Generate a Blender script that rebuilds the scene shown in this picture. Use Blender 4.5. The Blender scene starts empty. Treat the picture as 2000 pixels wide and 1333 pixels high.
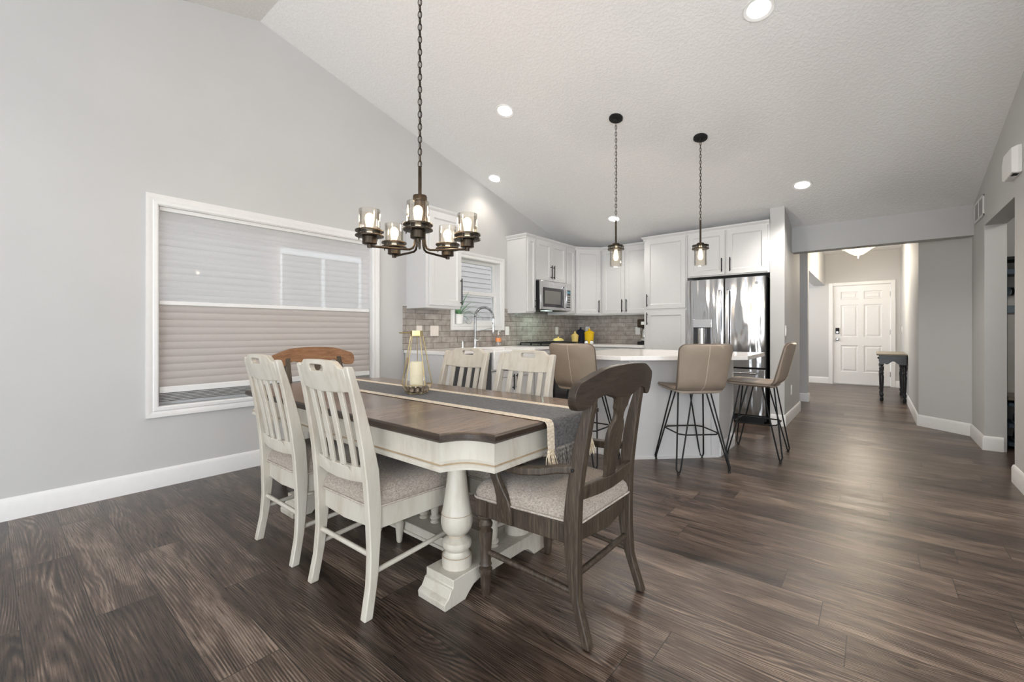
import bpy, math, random
from mathutils import Vector, Matrix
from mathutils.geometry import delaunay_2d_cdt
random.seed(7)
PI = math.pi
sc = bpy.context.scene
COL = sc.collection

# ------------------------------------------------------------------ mesh builder
class MB:
    def __init__(s):
        s.v = []; s.f = []
    def add(s, vs, fs):
        o = len(s.v)
        s.v += [tuple(p) for p in vs]
        s.f += [tuple(i + o for i in f) for f in fs]
        return s
    def box(s, x0, x1, y0, y1, z0, z1):
        v = [(x0,y0,z0),(x1,y0,z0),(x1,y1,z0),(x0,y1,z0),(x0,y0,z1),(x1,y0,z1),(x1,y1,z1),(x0,y1,z1)]
        return s.add(v, [(3,2,1,0),(4,5,6,7),(0,1,5,4),(1,2,6,5),(2,3,7,6),(3,0,4,7)])
    def prism(s, pts, axis, a0, a1):
        m = {'x': lambda u, w, a: (a, u, w), 'y': lambda u, w, a: (u, a, w), 'z': lambda u, w, a: (u, w, a)}[axis]
        n = len(pts)
        v = [m(u, w, a0) for u, w in pts] + [m(u, w, a1) for u, w in pts]
        f = [tuple(range(n))[::-1], tuple(range(n, 2*n))] + [(i, (i+1) % n, n + (i+1) % n, n + i) for i in range(n)]
        return s.add(v, f)
    def rings(s, R, caps=True, closed=False):
        n = len(R[0]); v = [p for r in R for p in r]; f = []
        k = len(R)
        for i in range(k if closed else k-1):
            j = (i+1) % k
            for a in range(n):
                b = (a+1) % n
                f.append((i*n+a, i*n+b, j*n+b, j*n+a))
        if caps and not closed:
            f.append(tuple(range(n))[::-1]); f.append(tuple((k-1)*n + a for a in range(n)))
        return s.add(v, f)
    def tube(s, pts, r, seg=8, closed=False):
        P = [Vector(p) for p in pts]; n = len(P); R = []
        rr = r if isinstance(r, (list, tuple)) else [r]*n
        up = None
        for i in range(n):
            if closed: t = (P[(i+1) % n] - P[i-1])
            else: t = P[min(i+1, n-1)] - P[max(i-1, 0)]
            t.normalize()
            if up is None:
                up = Vector((0,0,1)) if abs(t.z) < .9 else Vector((1,0,0))
            a = t.cross(up)
            if a.length < 1e-5: a = t.cross(Vector((0,1,0)))
            a.normalize(); b = a.cross(t).normalized(); up = b
            R.append([P[i] + rr[i]*(a*math.cos(2*PI*k/seg) + b*math.sin(2*PI*k/seg)) for k in range(seg)])
        return s.rings(R, True, closed)
    def lathe(s, prof, c=(0,0,0), seg=24, M=None):
        R = []
        for r, z in prof:
            ring = []
            for k in range(seg):
                p = Vector((max(r, 1e-4)*math.cos(2*PI*k/seg), max(r, 1e-4)*math.sin(2*PI*k/seg), z))
                if M is not None: p = M @ p
                ring.append(p + Vector(c))
            R.append(ring)
        return s.rings(R)
    def rects(s, L):
        """L: list of (centre, half vector a, half vector b)"""
        R = []
        for c, a, b in L:
            c = Vector(c); a = Vector(a); b = Vector(b)
            R.append([c-a-b, c+a-b, c+a+b, c-a+b])
        return s.rings(R)
    def plate(s, outline, thick, fn=None, holes=(), grid=.03):
        """flat sheet in (u,v) with thickness along w; fn(u,v,w)->xyz"""
        fn = fn or (lambda u, v, w: (u, w, v))
        co = []; ed = []
        def loop(L):
            o = len(co); n = len(L)
            for p in L: co.append(Vector(p))
            for i in range(n): ed.append((o+i, o+(i+1) % n))
        loop(outline)
        for h in holes: loop(h)
        nb = len(co)
        def inside(p, L):
            c = False; j = len(L)-1
            for i in range(len(L)):
                if (L[i][1] > p[1]) != (L[j][1] > p[1]) and p[0] < (L[j][0]-L[i][0])*(p[1]-L[i][1])/(L[j][1]-L[i][1])+L[i][0]: c = not c
                j = i
            return c
        us = [p[0] for p in outline]; vs = [p[1] for p in outline]
        u = min(us)+grid/2
        while u < max(us):
            w = min(vs)+grid/2
            while w < max(vs):
                p = (u, w)
                if inside(p, outline) and not any(inside(p, h) for h in holes) and min((Vector(p)-c).length for c in co[:nb]) > grid*.35:
                    co.append(Vector(p))
                w += grid
            u += grid
        V, E, F, _, _, _ = delaunay_2d_cdt(co, ed, [], 0, 1e-6)
        def keep(t):
            c = (sum(V[i].x for i in t)/len(t), sum(V[i].y for i in t)/len(t))
            return inside(c, outline) and not any(inside(c, h) for h in holes)
        F = [t for t in F if keep(t)]
        n = len(V)
        v = [fn(p.x, p.y, -thick/2) for p in V] + [fn(p.x, p.y, thick/2) for p in V]
        f = []; cnt = {}
        for t in F:
            t = tuple(t); f.append(t[::-1]); f.append(tuple(i+n for i in t))
            for i in range(len(t)):
                a, b = t[i], t[(i+1) % len(t)]
                if (b, a) in cnt: del cnt[(b, a)]
                else: cnt[(a, b)] = 1
        for a, b in cnt: f.append((a, b, b+n, a+n))
        return s.add(v, f)
    def ball(s, c, r, seg=12, nr=8):
        r = r if isinstance(r, (tuple, list)) else (r, r, r)
        R = []
        for i in range(nr+1):
            t = PI*(i/nr); t = min(max(t, .02), PI-.02)
            R.append([(c[0]+r[0]*math.sin(t)*math.cos(2*PI*k/seg), c[1]+r[1]*math.sin(t)*math.sin(2*PI*k/seg), c[2]-r[2]*math.cos(t)) for k in range(seg)])
        return s.rings(R)
    def xf(s, M):
        s.v = [tuple(M @ Vector(p)) for p in s.v]; return s
    def build(s, name, mat, parent=None, bevel=0, seg=2, smooth=40, sub=0):
        me = bpy.data.meshes.new(name)
        me.from_pydata(s.v, [], s.f)
        import bmesh
        b = bmesh.new(); b.from_mesh(me)
        bmesh.ops.recalc_face_normals(b, faces=b.faces[:])
        b.to_mesh(me); b.free()
        if smooth:
            for p in me.polygons: p.use_smooth = True
            me.set_sharp_from_angle(angle=math.radians(smooth))
        o = bpy.data.objects.new(name, me); COL.objects.link(o)
        me.materials.append(mat)
        if parent is not None: o.parent = parent
        if bevel:
            m = o.modifiers.new('bevel', 'BEVEL'); m.width = bevel; m.segments = seg; m.limit_method = 'ANGLE'; m.angle_limit = math.radians(35)
            m.harden_normals = False
        if sub:
            m = o.modifiers.new('sub', 'SUBSURF'); m.levels = sub; m.render_levels = sub
        return o

def tag(o, label=None, cat=None, group=None, kind=None):
    if label: o['label'] = label
    if cat: o['category'] = cat
    if group: o['group'] = group
    if kind: o['kind'] = kind
    return o
def empty(name, loc=(0,0,0), rz=0, label=None, cat=None, group=None):
    o = bpy.data.objects.new(name, None); COL.objects.link(o)
    o.location = loc; o.rotation_euler = (0, 0, rz); o.empty_display_size = .1
    return tag(o, label, cat, group)
def kids(o): return [c for c in bpy.data.objects if c.parent == o]
def copy_tree(o, parent=None):
    c = o.copy(); COL.objects.link(c)
    if parent is not None: c.parent = parent
    for ch in kids(o): copy_tree(ch, c)
    return c
def struct(name, mb, mat, parent=None, **k):
    o = mb.build(name, mat, parent, **k)
    if parent is None: o['kind'] = 'structure'
    return o
def rrect(w, d, r, n=5, cx=0, cy=0):
    pts = []
    for sx, sy, a0 in ((1,1,0),(-1,1,90),(-1,-1,180),(1,-1,270)):
        for i in range(n+1):
            a = math.radians(a0+90*i/n)
            pts.append((cx+sx*(w/2-r)+r*math.cos(a), cy+sy*(d/2-r)+r*math.sin(a)))
    return pts
def arc(cx, cy, r, a0, a1, n=10):
    return [(cx+r*math.cos(math.radians(a0+(a1-a0)*i/n)), cy+r*math.sin(math.radians(a0+(a1-a0)*i/n))) for i in range(n+1)]
def interp(T, x):
    for i in range(len(T)-1):
        if T[i][0] <= x <= T[i+1][0]:
            t = (x-T[i][0])/(T[i+1][0]-T[i][0]); return T[i][1]+t*(T[i+1][1]-T[i][1])
    return T[0][1] if x < T[0][0] else T[-1][1]

# ------------------------------------------------------------------ materials
def newmat(name):
    m = bpy.data.materials.new(name); m.use_nodes = True
    nt = m.node_tree
    for n in list(nt.nodes): nt.nodes.remove(n)
    return m, nt
def N(nt, typ, ins=None, **props):
    n = nt.nodes.new(typ)
    for k, v in props.items(): setattr(n, k, v)
    for k, v in (ins or {}).items():
        if hasattr(v, 'links'): nt.links.new(v, n.inputs[k])
        else: n.inputs[k].default_value = v
    return n
def out(nt, sh): nt.links.new(sh, N(nt, 'ShaderNodeOutputMaterial').inputs['Surface'])
def ramp(nt, fac, stops):
    r = N(nt, 'ShaderNodeValToRGB', {'Fac': fac})
    e = r.color_ramp.elements
    while len(e) < len(stops): e.new(.5)
    for i, (p, c) in enumerate(stops):
        e[i].position = p; e[i].color = (*c, 1)
    return r.outputs['Color']
def math_(nt, op, a, b=None):
    d = {0: a}
    if b is not None: d[1] = b
    return N(nt, 'ShaderNodeMath', d, operation=op).outputs[0]
def c4(c): return (c[0], c[1], c[2], 1)

def basic(name, col, rough=.5, metal=0, var=.06, scale=30, bump=0, bscale=200, coat=0, spec=.5, sheen=0):
    """paint / plastic / metal with slight procedural variation"""
    m, nt = newmat(name)
    tc = N(nt, 'ShaderNodeTexCoord').outputs['Object']
    no = N(nt, 'ShaderNodeTexNoise', {'Vector': tc, 'Scale': scale, 'Detail': 3.}).outputs['Fac']
    colr = ramp(nt, no, [(.3, tuple(x*(1-var) for x in col)), (.7, tuple(min(1, x*(1+var)) for x in col))])
    p = N(nt, 'ShaderNodeBsdfPrincipled', {'Base Color': colr, 'Roughness': rough, 'Metallic': metal, 'Coat Weight': coat, 'Specular IOR Level': spec, 'Sheen Weight': sheen})
    if bump:
        bn = N(nt, 'ShaderNodeTexNoise', {'Vector': tc, 'Scale': bscale, 'Detail': 2.}).outputs['Fac']
        nt.links.new(N(nt, 'ShaderNodeBump', {'Height': bn, 'Strength': bump, 'Distance': .004}).outputs[0], p.inputs['Normal'])
    out(nt, p.outputs[0]); return m

def wood(name, cols, axis='Z', scale=1., rough=.45, bump=.15, stretch=14., coat=0, boards=0):
    m, nt = newmat(name)
    tc = N(nt, 'ShaderNodeTexCoord').outputs['Object']
    st = {'X': (1, stretch, stretch), 'Y': (stretch, 1, stretch), 'Z': (stretch, stretch, 1)}[axis]
    vec = tc
    if boards:
        sx = N(nt, 'ShaderNodeSeparateXYZ', {0: tc})
        a = sx.outputs['X' if axis == 'Y' else 'Y']
        row = math_(nt, 'FLOOR', math_(nt, 'DIVIDE', a, boards))
        wn = N(nt, 'ShaderNodeTexWhiteNoise', {'W': row}, noise_dimensions='1D')
        cb = N(nt, 'ShaderNodeCombineXYZ', {2: math_(nt, 'MULTIPLY', wn.outputs['Value'], 30.)})
        vec = N(nt, 'ShaderNodeVectorMath', {0: tc, 1: cb.outputs[0]}, operation='ADD').outputs[0]
    mp = N(nt, 'ShaderNodeMapping', {'Vector': vec, 'Scale': st}).outputs[0]
    n1 = N(nt, 'ShaderNodeTexNoise', {'Vector': mp, 'Scale': 3.*scale, 'Detail': 6., 'Roughness': .65, 'Distortion': .6}).outputs['Fac']
    n2 = N(nt, 'ShaderNodeTexNoise', {'Vector': mp, 'Scale': 14.*scale, 'Detail': 3.}).outputs['Fac']
    f = math_(nt, 'ADD', math_(nt, 'MULTIPLY', n1, .7), math_(nt, 'MULTIPLY', n2, .3))
    if boards:
        f = math_(nt, 'ADD', f, math_(nt, 'MULTIPLY', math_(nt, 'SUBTRACT', wn.outputs['Value'], .5), .12))
    k = len(cols)
    colr = ramp(nt, f, [(.32+.36*i/(k-1), c) for i, c in enumerate(cols)])
    p = N(nt, 'ShaderNodeBsdfPrincipled', {'Base Color': colr, 'Roughness': rough, 'Coat Weight': coat, 'Coat Roughness': .2})
    nt.links.new(N(nt, 'ShaderNodeBump', {'Height': f, 'Strength': bump, 'Distance': .003}).outputs[0], p.inputs['Normal'])
    out(nt, p.outputs[0]); return m

def weave(name, c1, c2, scale=260., rough=.95, bump=.4):
    m, nt = newmat(name)
    tc = N(nt, 'ShaderNodeTexCoord').outputs['Object']
    fs = []
    for st in ((1, .22, .5), (.22, 1, .5)):
        mp = N(nt, 'ShaderNodeMapping', {'Vector': tc, 'Scale': st}).outputs[0]
        fs.append(N(nt, 'ShaderNodeTexNoise', {'Vector': mp, 'Scale': scale, 'Detail': 2.}).outputs['Fac'])
    f = math_(nt, 'MULTIPLY', math_(nt, 'ADD', fs[0], fs[1]), .5)
    colr = ramp(nt, f, [(.38, c1), (.62, c2)])
    p = N(nt, 'ShaderNodeBsdfPrincipled', {'Base Color': colr, 'Roughness': rough, 'Sheen Weight': .15, 'Specular IOR Level': .2})
    nt.links.new(N(nt, 'ShaderNodeBump', {'Height': f, 'Strength': bump, 'Distance': .002}).outputs[0], p.inputs['Normal'])
    out(nt, p.outputs[0]); return m

def glassy(name, tint=(1,1,1), refl=.12, rough=.02):
    m, nt = newmat(name)
    no = N(nt, 'ShaderNodeTexNoise', {'Scale': 60.}).outputs['Fac']
    t = N(nt, 'ShaderNodeBsdfTransparent', {'Color': ramp(nt, no, [(.3, tuple(x*.985 for x in tint)), (.7, tint)])})
    g = N(nt, 'ShaderNodeBsdfGlossy', {'Roughness': rough})
    lw = N(nt, 'ShaderNodeLayerWeight', {'Blend': .25}).outputs['Fresnel']
    f = math_(nt, 'ADD', math_(nt, 'MULTIPLY', lw, .6), refl*.35)
    mx = N(nt, 'ShaderNodeMixShader', {0: f, 1: t.outputs[0], 2: g.outputs[0]})
    out(nt, mx.outputs[0]); return m
def emit(name, col, s):
    m, nt = newmat(name)
    e = N(nt, 'ShaderNodeEmission', {'Color': c4(col), 'Strength': s})
    out(nt, e.outputs[0]); return m

def floor_mat():
    m, nt = newmat('plank_floor')
    pos = N(nt, 'ShaderNodeNewGeometry').outputs['Position']
    s = N(nt, 'ShaderNodeSeparateXYZ', {0: pos})
    X, Y = s.outputs[0], s.outputs[1]
    yy = math_(nt, 'DIVIDE', math_(nt, 'SUBTRACT', Y, .082), .19)
    row = math_(nt, 'FLOOR', yy); fy = math_(nt, 'FRACT', yy)
    w1 = N(nt, 'ShaderNodeTexWhiteNoise', {'W': row}, noise_dimensions='1D').outputs['Value']
    xx = math_(nt, 'DIVIDE', math_(nt, 'ADD', X, math_(nt, 'MULTIPLY', w1, 7.3)), 1.22)
    col = math_(nt, 'FLOOR', xx); fx = math_(nt, 'FRACT', xx)
    cid = N(nt, 'ShaderNodeCombineXYZ', {0: row, 1: col}).outputs[0]
    pid = N(nt, 'ShaderNodeTexWhiteNoise', {'Vector': cid}, noise_dimensions='3D').outputs['Value']
    idz = math_(nt, 'MULTIPLY', pid, 60.)
    v1 = N(nt, 'ShaderNodeCombineXYZ', {0: math_(nt, 'MULTIPLY', X, 1.6), 1: math_(nt, 'MULTIPLY', Y, 9.), 2: idz}).outputs[0]
    big = N(nt, 'ShaderNodeTexNoise', {'Vector': v1, 'Scale': 1.3, 'Detail': 5., 'Roughness': .6, 'Distortion': .8}).outputs['Fac']
    # cathedral grain: bands of a slowly bending field
    v2 = N(nt, 'ShaderNodeCombineXYZ', {0: math_(nt, 'MULTIPLY', X, .55), 1: math_(nt, 'MULTIPLY', Y, 4.2), 2: idz}).outputs[0]
    fld = N(nt, 'ShaderNodeTexNoise', {'Vector': v2, 'Scale': 1.25, 'Detail': 1.6, 'Roughness': .35, 'Distortion': .15}).outputs['Fac']
    vk = N(nt, 'ShaderNodeCombineXYZ', {0: math_(nt, 'MULTIPLY', X, 1.25), 1: math_(nt, 'MULTIPLY', Y, 3.4), 2: idz}).outputs[0]
    kd = N(nt, 'ShaderNodeTexVoronoi', {'Vector': vk, 'Scale': 1., 'Randomness': 1.}).outputs['Distance']
    kn = N(nt, 'ShaderNodeMapRange', {'Value': kd, 'From Min': .02, 'From Max': .34, 'To Min': 1., 'To Max': 0.}, interpolation_type='SMOOTHERSTEP').outputs[0]
    ph = math_(nt, 'ADD', math_(nt, 'MULTIPLY', fld, 150.), math_(nt, 'MULTIPLY', Y, 640.))
    ph = math_(nt, 'ADD', ph, math_(nt, 'MULTIPLY', kn, 17.))
    band = math_(nt, 'SINE', ph)
    v3 = N(nt, 'ShaderNodeCombineXYZ', {0: math_(nt, 'MULTIPLY', X, 5.), 1: math_(nt, 'MULTIPLY', Y, 170.), 2: idz}).outputs[0]
    fine = N(nt, 'ShaderNodeTexNoise', {'Vector': v3, 'Scale': 1.2, 'Detail': 4., 'Roughness': .75}).outputs['Fac']
    v4 = N(nt, 'ShaderNodeCombineXYZ', {0: math_(nt, 'MULTIPLY', X, 2.), 1: math_(nt, 'MULTIPLY', Y, 6.), 2: math_(nt, 'ADD', idz, 9.)}).outputs[0]
    am = N(nt, 'ShaderNodeTexNoise', {'Vector': v4, 'Scale': 1.5, 'Detail': 2.}).outputs['Fac']
    amp = N(nt, 'ShaderNodeMapRange', {'Value': am, 'From Min': .35, 'From Max': .65, 'To Min': .015, 'To Max': .085}).outputs[0]
    g = math_(nt, 'ADD', math_(nt, 'MULTIPLY', big, .48), math_(nt, 'MULTIPLY', fine, .52))
    g = math_(nt, 'ADD', g, math_(nt, 'MULTIPLY', band, amp))
    g = math_(nt, 'ADD', g, math_(nt, 'MULTIPLY', math_(nt, 'SUBTRACT', pid, .5), .13))
    core = math_(nt, 'LESS_THAN', kd, .035)
    g = math_(nt, 'SUBTRACT', g, math_(nt, 'MULTIPLY', core, .12))
    colr = ramp(nt, g, [(.35, (.014, .009, .007)), (.45, (.050, .033, .024)), (.55, (.105, .072, .054)), (.67, (.29, .22, .172))])
    # seams
    ey = math_(nt, 'MINIMUM', fy, math_(nt, 'SUBTRACT', 1., fy))
    ex = math_(nt, 'MINIMUM', fx, math_(nt, 'SUBTRACT', 1., fx))
    seam = math_(nt, 'MAXIMUM', math_(nt, 'LESS_THAN', ey, .008), math_(nt, 'LESS_THAN', ex, .0012))
    cm = N(nt, 'ShaderNodeMix', {'Factor': seam, 6: colr, 7: (.012, .009, .007, 1)}, data_type='RGBA').outputs[2]
    rg = math_(nt, 'ADD', .20, math_(nt, 'MULTIPLY', fine, .20))
    p = N(nt, 'ShaderNodeBsdfPrincipled', {'Base Color': cm, 'Roughness': rg, 'Specular IOR Level': .5})
    h = math_(nt, 'SUBTRACT', math_(nt, 'ADD', math_(nt, 'MULTIPLY', fine, .6), math_(nt, 'MULTIPLY', band, .22)), math_(nt, 'MULTIPLY', seam, 1.5))
    nt.links.new(N(nt, 'ShaderNodeBump', {'Height': h, 'Strength': .22, 'Distance': .004}).outputs[0], p.inputs['Normal'])
    out(nt, p.outputs[0]); return m

def tile_mat(name, axis):
    m, nt = newmat(name)
    pos = N(nt, 'ShaderNodeNewGeometry').outputs['Position']
    s = N(nt, 'ShaderNodeSeparateXYZ', {0: pos})
    A, Z = s.outputs[axis], s.outputs[2]
    zz = math_(nt, 'DIVIDE', math_(nt, 'SUBTRACT', Z, .897), .066)
    row = math_(nt, 'FLOOR', zz); fz = math_(nt, 'FRACT', zz)
    aa = math_(nt, 'ADD', math_(nt, 'DIVIDE', math_(nt, 'ADD', A, 10.), .25), math_(nt, 'MULTIPLY', math_(nt, 'MODULO', row, 2.), .5))
    col = math_(nt, 'FLOOR', aa); fa = math_(nt, 'FRACT', aa)
    cid = N(nt, 'ShaderNodeCombineXYZ', {0: row, 1: col, 2: 3.}).outputs[0]
    pid = N(nt, 'ShaderNodeTexWhiteNoise', {'Vector': cid}, noise_dimensions='3D').outputs['Value']
    no = N(nt, 'ShaderNodeTexNoise', {'Vector': pos, 'Scale': 14., 'Detail': 4., 'Distortion': .5}).outputs['Fac']
    g = math_(nt, 'ADD', no, math_(nt, 'MULTIPLY', math_(nt, 'SUBTRACT', pid, .5), .22))
    colr = ramp(nt, g, [(.25, (.27, .24, .215)), (.5, (.36, .325, .295)), (.75, (.46, .42, .385))])
    ez = math_(nt, 'MINIMUM', fz, math_(nt, 'SUBTRACT', 1., fz))
    ea = math_(nt, 'MINIMUM', fa, math_(nt, 'SUBTRACT', 1., fa))
    mo = math_(nt, 'MAXIMUM', math_(nt, 'LESS_THAN', ez, .03), math_(nt, 'LESS_THAN', ea, .009))
    cm = N(nt, 'ShaderNodeMix', {'Factor': mo, 6: colr, 7: (.10, .085, .08, 1)}, data_type='RGBA').outputs[2]
    p = N(nt, 'ShaderNodeBsdfPrincipled', {'Base Color': cm, 'Roughness': .16})
    n2 = N(nt, 'ShaderNodeTexNoise', {'Vector': pos, 'Scale': 30., 'Detail': 2.}).outputs['Fac']
    h = math_(nt, 'SUBTRACT', math_(nt, 'MULTIPLY', n2, 1.2), mo)
    nt.links.new(N(nt, 'ShaderNodeBump', {'Height': h, 'Strength': .35, 'Distance': .006}).outputs[0], p.inputs['Normal'])
    out(nt, p.outputs[0]); return m

def steel_mat(name, col=(.62,.62,.63), rough=.14, ripple=0.):
    m, nt = newmat(name)
    tc = N(nt, 'ShaderNodeTexCoord').outputs['Object']
    mp = N(nt, 'ShaderNodeMapping', {'Vector': tc, 'Scale': (300., 300., 3.)}).outputs[0]
    br = N(nt, 'ShaderNodeTexNoise', {'Vector': mp, 'Scale': 1., 'Detail': 2.}).outputs['Fac']
    rg = math_(nt, 'ADD', rough, math_(nt, 'MULTIPLY', br, .06))
    p = N(nt, 'ShaderNodeBsdfPrincipled', {'Base Color': c4(col), 'Roughness': rg, 'Metallic': 1.})
    if ripple:
        mp2 = N(nt, 'ShaderNodeMapping', {'Vector': tc, 'Scale': (1., 1., .14)}).outputs[0]
        rp = N(nt, 'ShaderNodeTexNoise', {'Vector': mp2, 'Scale': 9., 'Detail': 1.}).outputs['Fac']
        nt.links.new(N(nt, 'ShaderNodeBump', {'Height': rp, 'Strength': ripple, 'Distance': .05}).outputs[0], p.inputs['Normal'])
    out(nt, p.outputs[0]); return m

def shade_mat(name, col, transp, transl):
    m, nt = newmat(name)
    tc = N(nt, 'ShaderNodeTexCoord').outputs['Object']
    no = N(nt, 'ShaderNodeTexNoise', {'Vector': tc, 'Scale': 120., 'Detail': 2.}).outputs['Fac']
    cr = ramp(nt, no, [(.3, tuple(x*.97 for x in col)), (.7, col)])
    d = N(nt, 'ShaderNodeBsdfDiffuse', {'Color': cr}); t = N(nt, 'ShaderNodeBsdfTranslucent', {'Color': cr})
    mx = N(nt, 'ShaderNodeMixShader', {0: transl, 1: d.outputs[0], 2: t.outputs[0]})
    tr = N(nt, 'ShaderNodeBsdfTransparent')
    m2 = N(nt, 'ShaderNodeMixShader', {0: transp, 1: mx.outputs[0], 2: tr.outputs[0]})
    out(nt, m2.outputs[0]); return m

def ceil_mat():
    m, nt = newmat('knockdown_ceiling')
    pos = N(nt, 'ShaderNodeNewGeometry').outputs['Position']
    v = N(nt, 'ShaderNodeTexNoise', {'Vector': pos, 'Scale': 48., 'Detail': 3., 'Roughness': .55}).outputs['Fac']
    h = ramp(nt, v, [(.42, (0,0,0)), (.6, (1,1,1))])
    cr = ramp(nt, v, [(.3, (.82,.82,.82)), (.7, (.86,.86,.86))])
    p = N(nt, 'ShaderNodeBsdfPrincipled', {'Base Color': cr, 'Roughness': .9, 'Specular IOR Level': .1})
    nt.links.new(N(nt, 'ShaderNodeBump', {'Height': h, 'Strength': .30, 'Distance': .005}).outputs[0], p.inputs['Normal'])
    out(nt, p.outputs[0]); return m

M = {}
M['floor'] = floor_mat()
M['wall'] = basic('wall_paint', (.52,.52,.515), .7, var=.015, scale=3, bump=.08, bscale=160, spec=.25)
M['ceil'] = ceil_mat()
M['trim'] = basic('trim_paint', (.74,.74,.735), .4, var=.015)
M['cab'] = basic('cabinet_paint', (.62,.62,.62), .38, var=.012)
M['tileL'] = tile_mat('glazed_tile_y', 1)
M['tileB'] = tile_mat('glazed_tile_x', 0)
M['quartz'] = basic('white_quartz', (.80,.78,.76), .12, var=.03, scale=40)
M['black'] = basic('black_metal', (.012,.012,.013), .5, var=.1, spec=.25)
M['bronze'] = basic('oil_rubbed_bronze', (.050,.038,.027), .36, metal=.85, var=.2, scale=60)
M['steel'] = steel_mat('brushed_steel')
M['fridge'] = steel_mat('fridge_steel', (.50,.50,.505), .09, ripple=.5)
M['chrome'] = steel_mat('chrome', (.75,.76,.78), .06)
M['springsteel'] = steel_mat('spring_steel', (.32,.32,.33), .2)
M['dwsteel'] = basic('slate_steel', (.06,.062,.066), .35, var=.05)
M['darkglass'] = basic('dark_glass', (.03,.03,.032), .08, var=.05)
M['mwglass'] = basic('microwave_window', (.16,.155,.145), .15, var=.05)
M['antique'] = wood('antique_white_paint', [(.40,.355,.285), (.50,.465,.40), (.53,.505,.445)], 'Z', .7, .42, .03, 5)
M['top'] = wood('dark_oak_top', [(.040,.022,.013), (.135,.082,.053), (.30,.205,.145)], 'Y', 2.0, .22, .15, 16, .1, boards=.13)
M['topedge'] = wood('dark_oak_edge', [(.010,.006,.004), (.028,.017,.011), (.055,.035,.023)], 'X', 1.3, .4, .12, 14)
M['greywood'] = wood('weathered_dark_wood', [(.014,.0095,.006), (.044,.031,.020), (.105,.083,.057)], 'Z', 1.6, .5, .2, 16)
M['greywoodY'] = wood('weathered_crest_wood', [(.012,.008,.005), (.030,.019,.012), (.055,.038,.026)], 'X', 1.6, .48, .2, 12)
M['brownwood'] = wood('warm_brown_wood', [(.10,.045,.018), (.21,.10,.045), (.30,.165,.085)], 'X', 1.4, .42, .15, 12)
M['seatfab'] = weave('oatmeal_seat_fabric', (.235,.195,.165), (.44,.385,.33), 420.)
M['seatpipe'] = weave('seat_piping_fabric', (.30,.26,.22), (.5,.44,.38), 300.)
M['seatdark'] = M['seatfab']
M['leather'] = basic('taupe_leather', (.31,.25,.195), .42, var=.06, scale=12, bump=.12, bscale=260, spec=.4)
M['leatherpipe'] = basic('leather_piping', (.13,.105,.085), .5, var=.06)
M['thread'] = basic('pale_thread', (.55,.48,.38), .8)
M['charcoal'] = weave('charcoal_runner', (.050,.048,.048), (.125,.12,.12), 260.)
M['cream'] = weave('cream_runner_border', (.50,.41,.30), (.78,.69,.56), 240.)
M['fringe'] = weave('cream_fringe', (.42,.33,.22), (.80,.70,.54), 200.)
M['fringedark'] = weave('grey_fringe', (.07,.065,.065), (.25,.22,.19), 200.)
M['brass'] = basic('aged_brass', (.42,.33,.16), .3, metal=.9, var=.15)
M['wax'] = basic('ivory_wax', (.82,.72,.46), .5, var=.04)
M['stone'] = basic('brown_stone', (.22,.17,.12), .35, var=.5, scale=40)
M['glass'] = glassy('clear_glass')
M['shadeglass'] = glassy('lamp_glass', (.985,.965,.93), .06)
M['pane'] = glassy('window_glass', (.98,.99,1.), .1)
M['bulb'] = emit('lit_filament', (1., .78, .48), 30.)
M['bulbglass'] = emit('lit_bulb_glass', (1., .87, .64), 1.9)
M['led'] = emit('lit_led_disc', (1., .97, .92), 14.)
M['bowl'] = emit('lit_glass_bowl', (1., .80, .50), 3.2)
M['sheer'] = shade_mat('sheer_shade_fabric', (.93,.925,.94), .40, .6)
M['cells'] = shade_mat('taupe_cell_shade_fabric', (.74,.695,.67), .05, .5)
M['siding'] = basic('house_siding', (.22,.20,.19), .7, var=.05, scale=2)
M['siding_trim'] = basic('house_white_trim', (.85,.85,.86), .6)
M['yellow'] = basic('yellow_glaze', (.78,.50,.01), .22, var=.03)
M['creamglaze'] = basic('cream_yellow_glaze', (.76,.58,.20), .25, var=.04)
M['navy'] = basic('navy_glaze', (.012,.018,.045), .18, var=.05)
M['whiteceramic'] = basic('white_ceramic', (.85,.85,.84), .2, var=.02)
M['leaf'] = basic('aloe_leaf', (.20,.40,.20), .4, var=.3, scale=20)
M['soil'] = basic('dark_soil', (.05,.035,.025), .9, var=.3)
M['plastic'] = basic('white_plastic', (.84,.84,.82), .35, var=.01)
M['beigeplate'] = basic('almond_plastic', (.80,.74,.68), .35, var=.01)
M['orange'] = basic('orange_soap', (.85,.30,.10), .2, var=.05)
M['bluepaint'] = basic('slate_blue_paint', (.055,.085,.12), .45, var=.08)
M['bluegrey'] = basic('grey_blue_board', (.22,.28,.31), .5, var=.08)
M['beadboard'] = basic('pale_beadboard', (.62,.60,.57), .5, var=.03)
M['blackpaint'] = basic('worn_black_paint', (.022,.022,.024), .33, var=.3, scale=20)
M['driftwood'] = wood('greyed_table_wood', [(.13,.11,.08), (.21,.18,.13), (.28,.24,.18)], 'X', 1.5, .4, .15)
M['ventdark'] = basic('vent_grey_metal', (.35,.35,.35), .5)  # plain mid grey for grille, folded cells, threshold, buttons and badge
M['rubber'] = basic('black_rubber', (.015,.015,.015), .7)
M['shoe'] = basic('navy_canvas', (.04,.06,.11), .8, var=.3, scale=50)
M['grass'] = basic('lawn', (.12,.18,.06), .9, var=.3, scale=5)

# ------------------------------------------------------------------ room shell
WX = -3.87      # left wall
RX = .785       # right wall
KY = 6.43       # kitchen back wall
RIDGE = 1.437; RZ = 3.635; SL = .25
def cz(y): return RZ - SL*abs(y-RIDGE)

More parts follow.
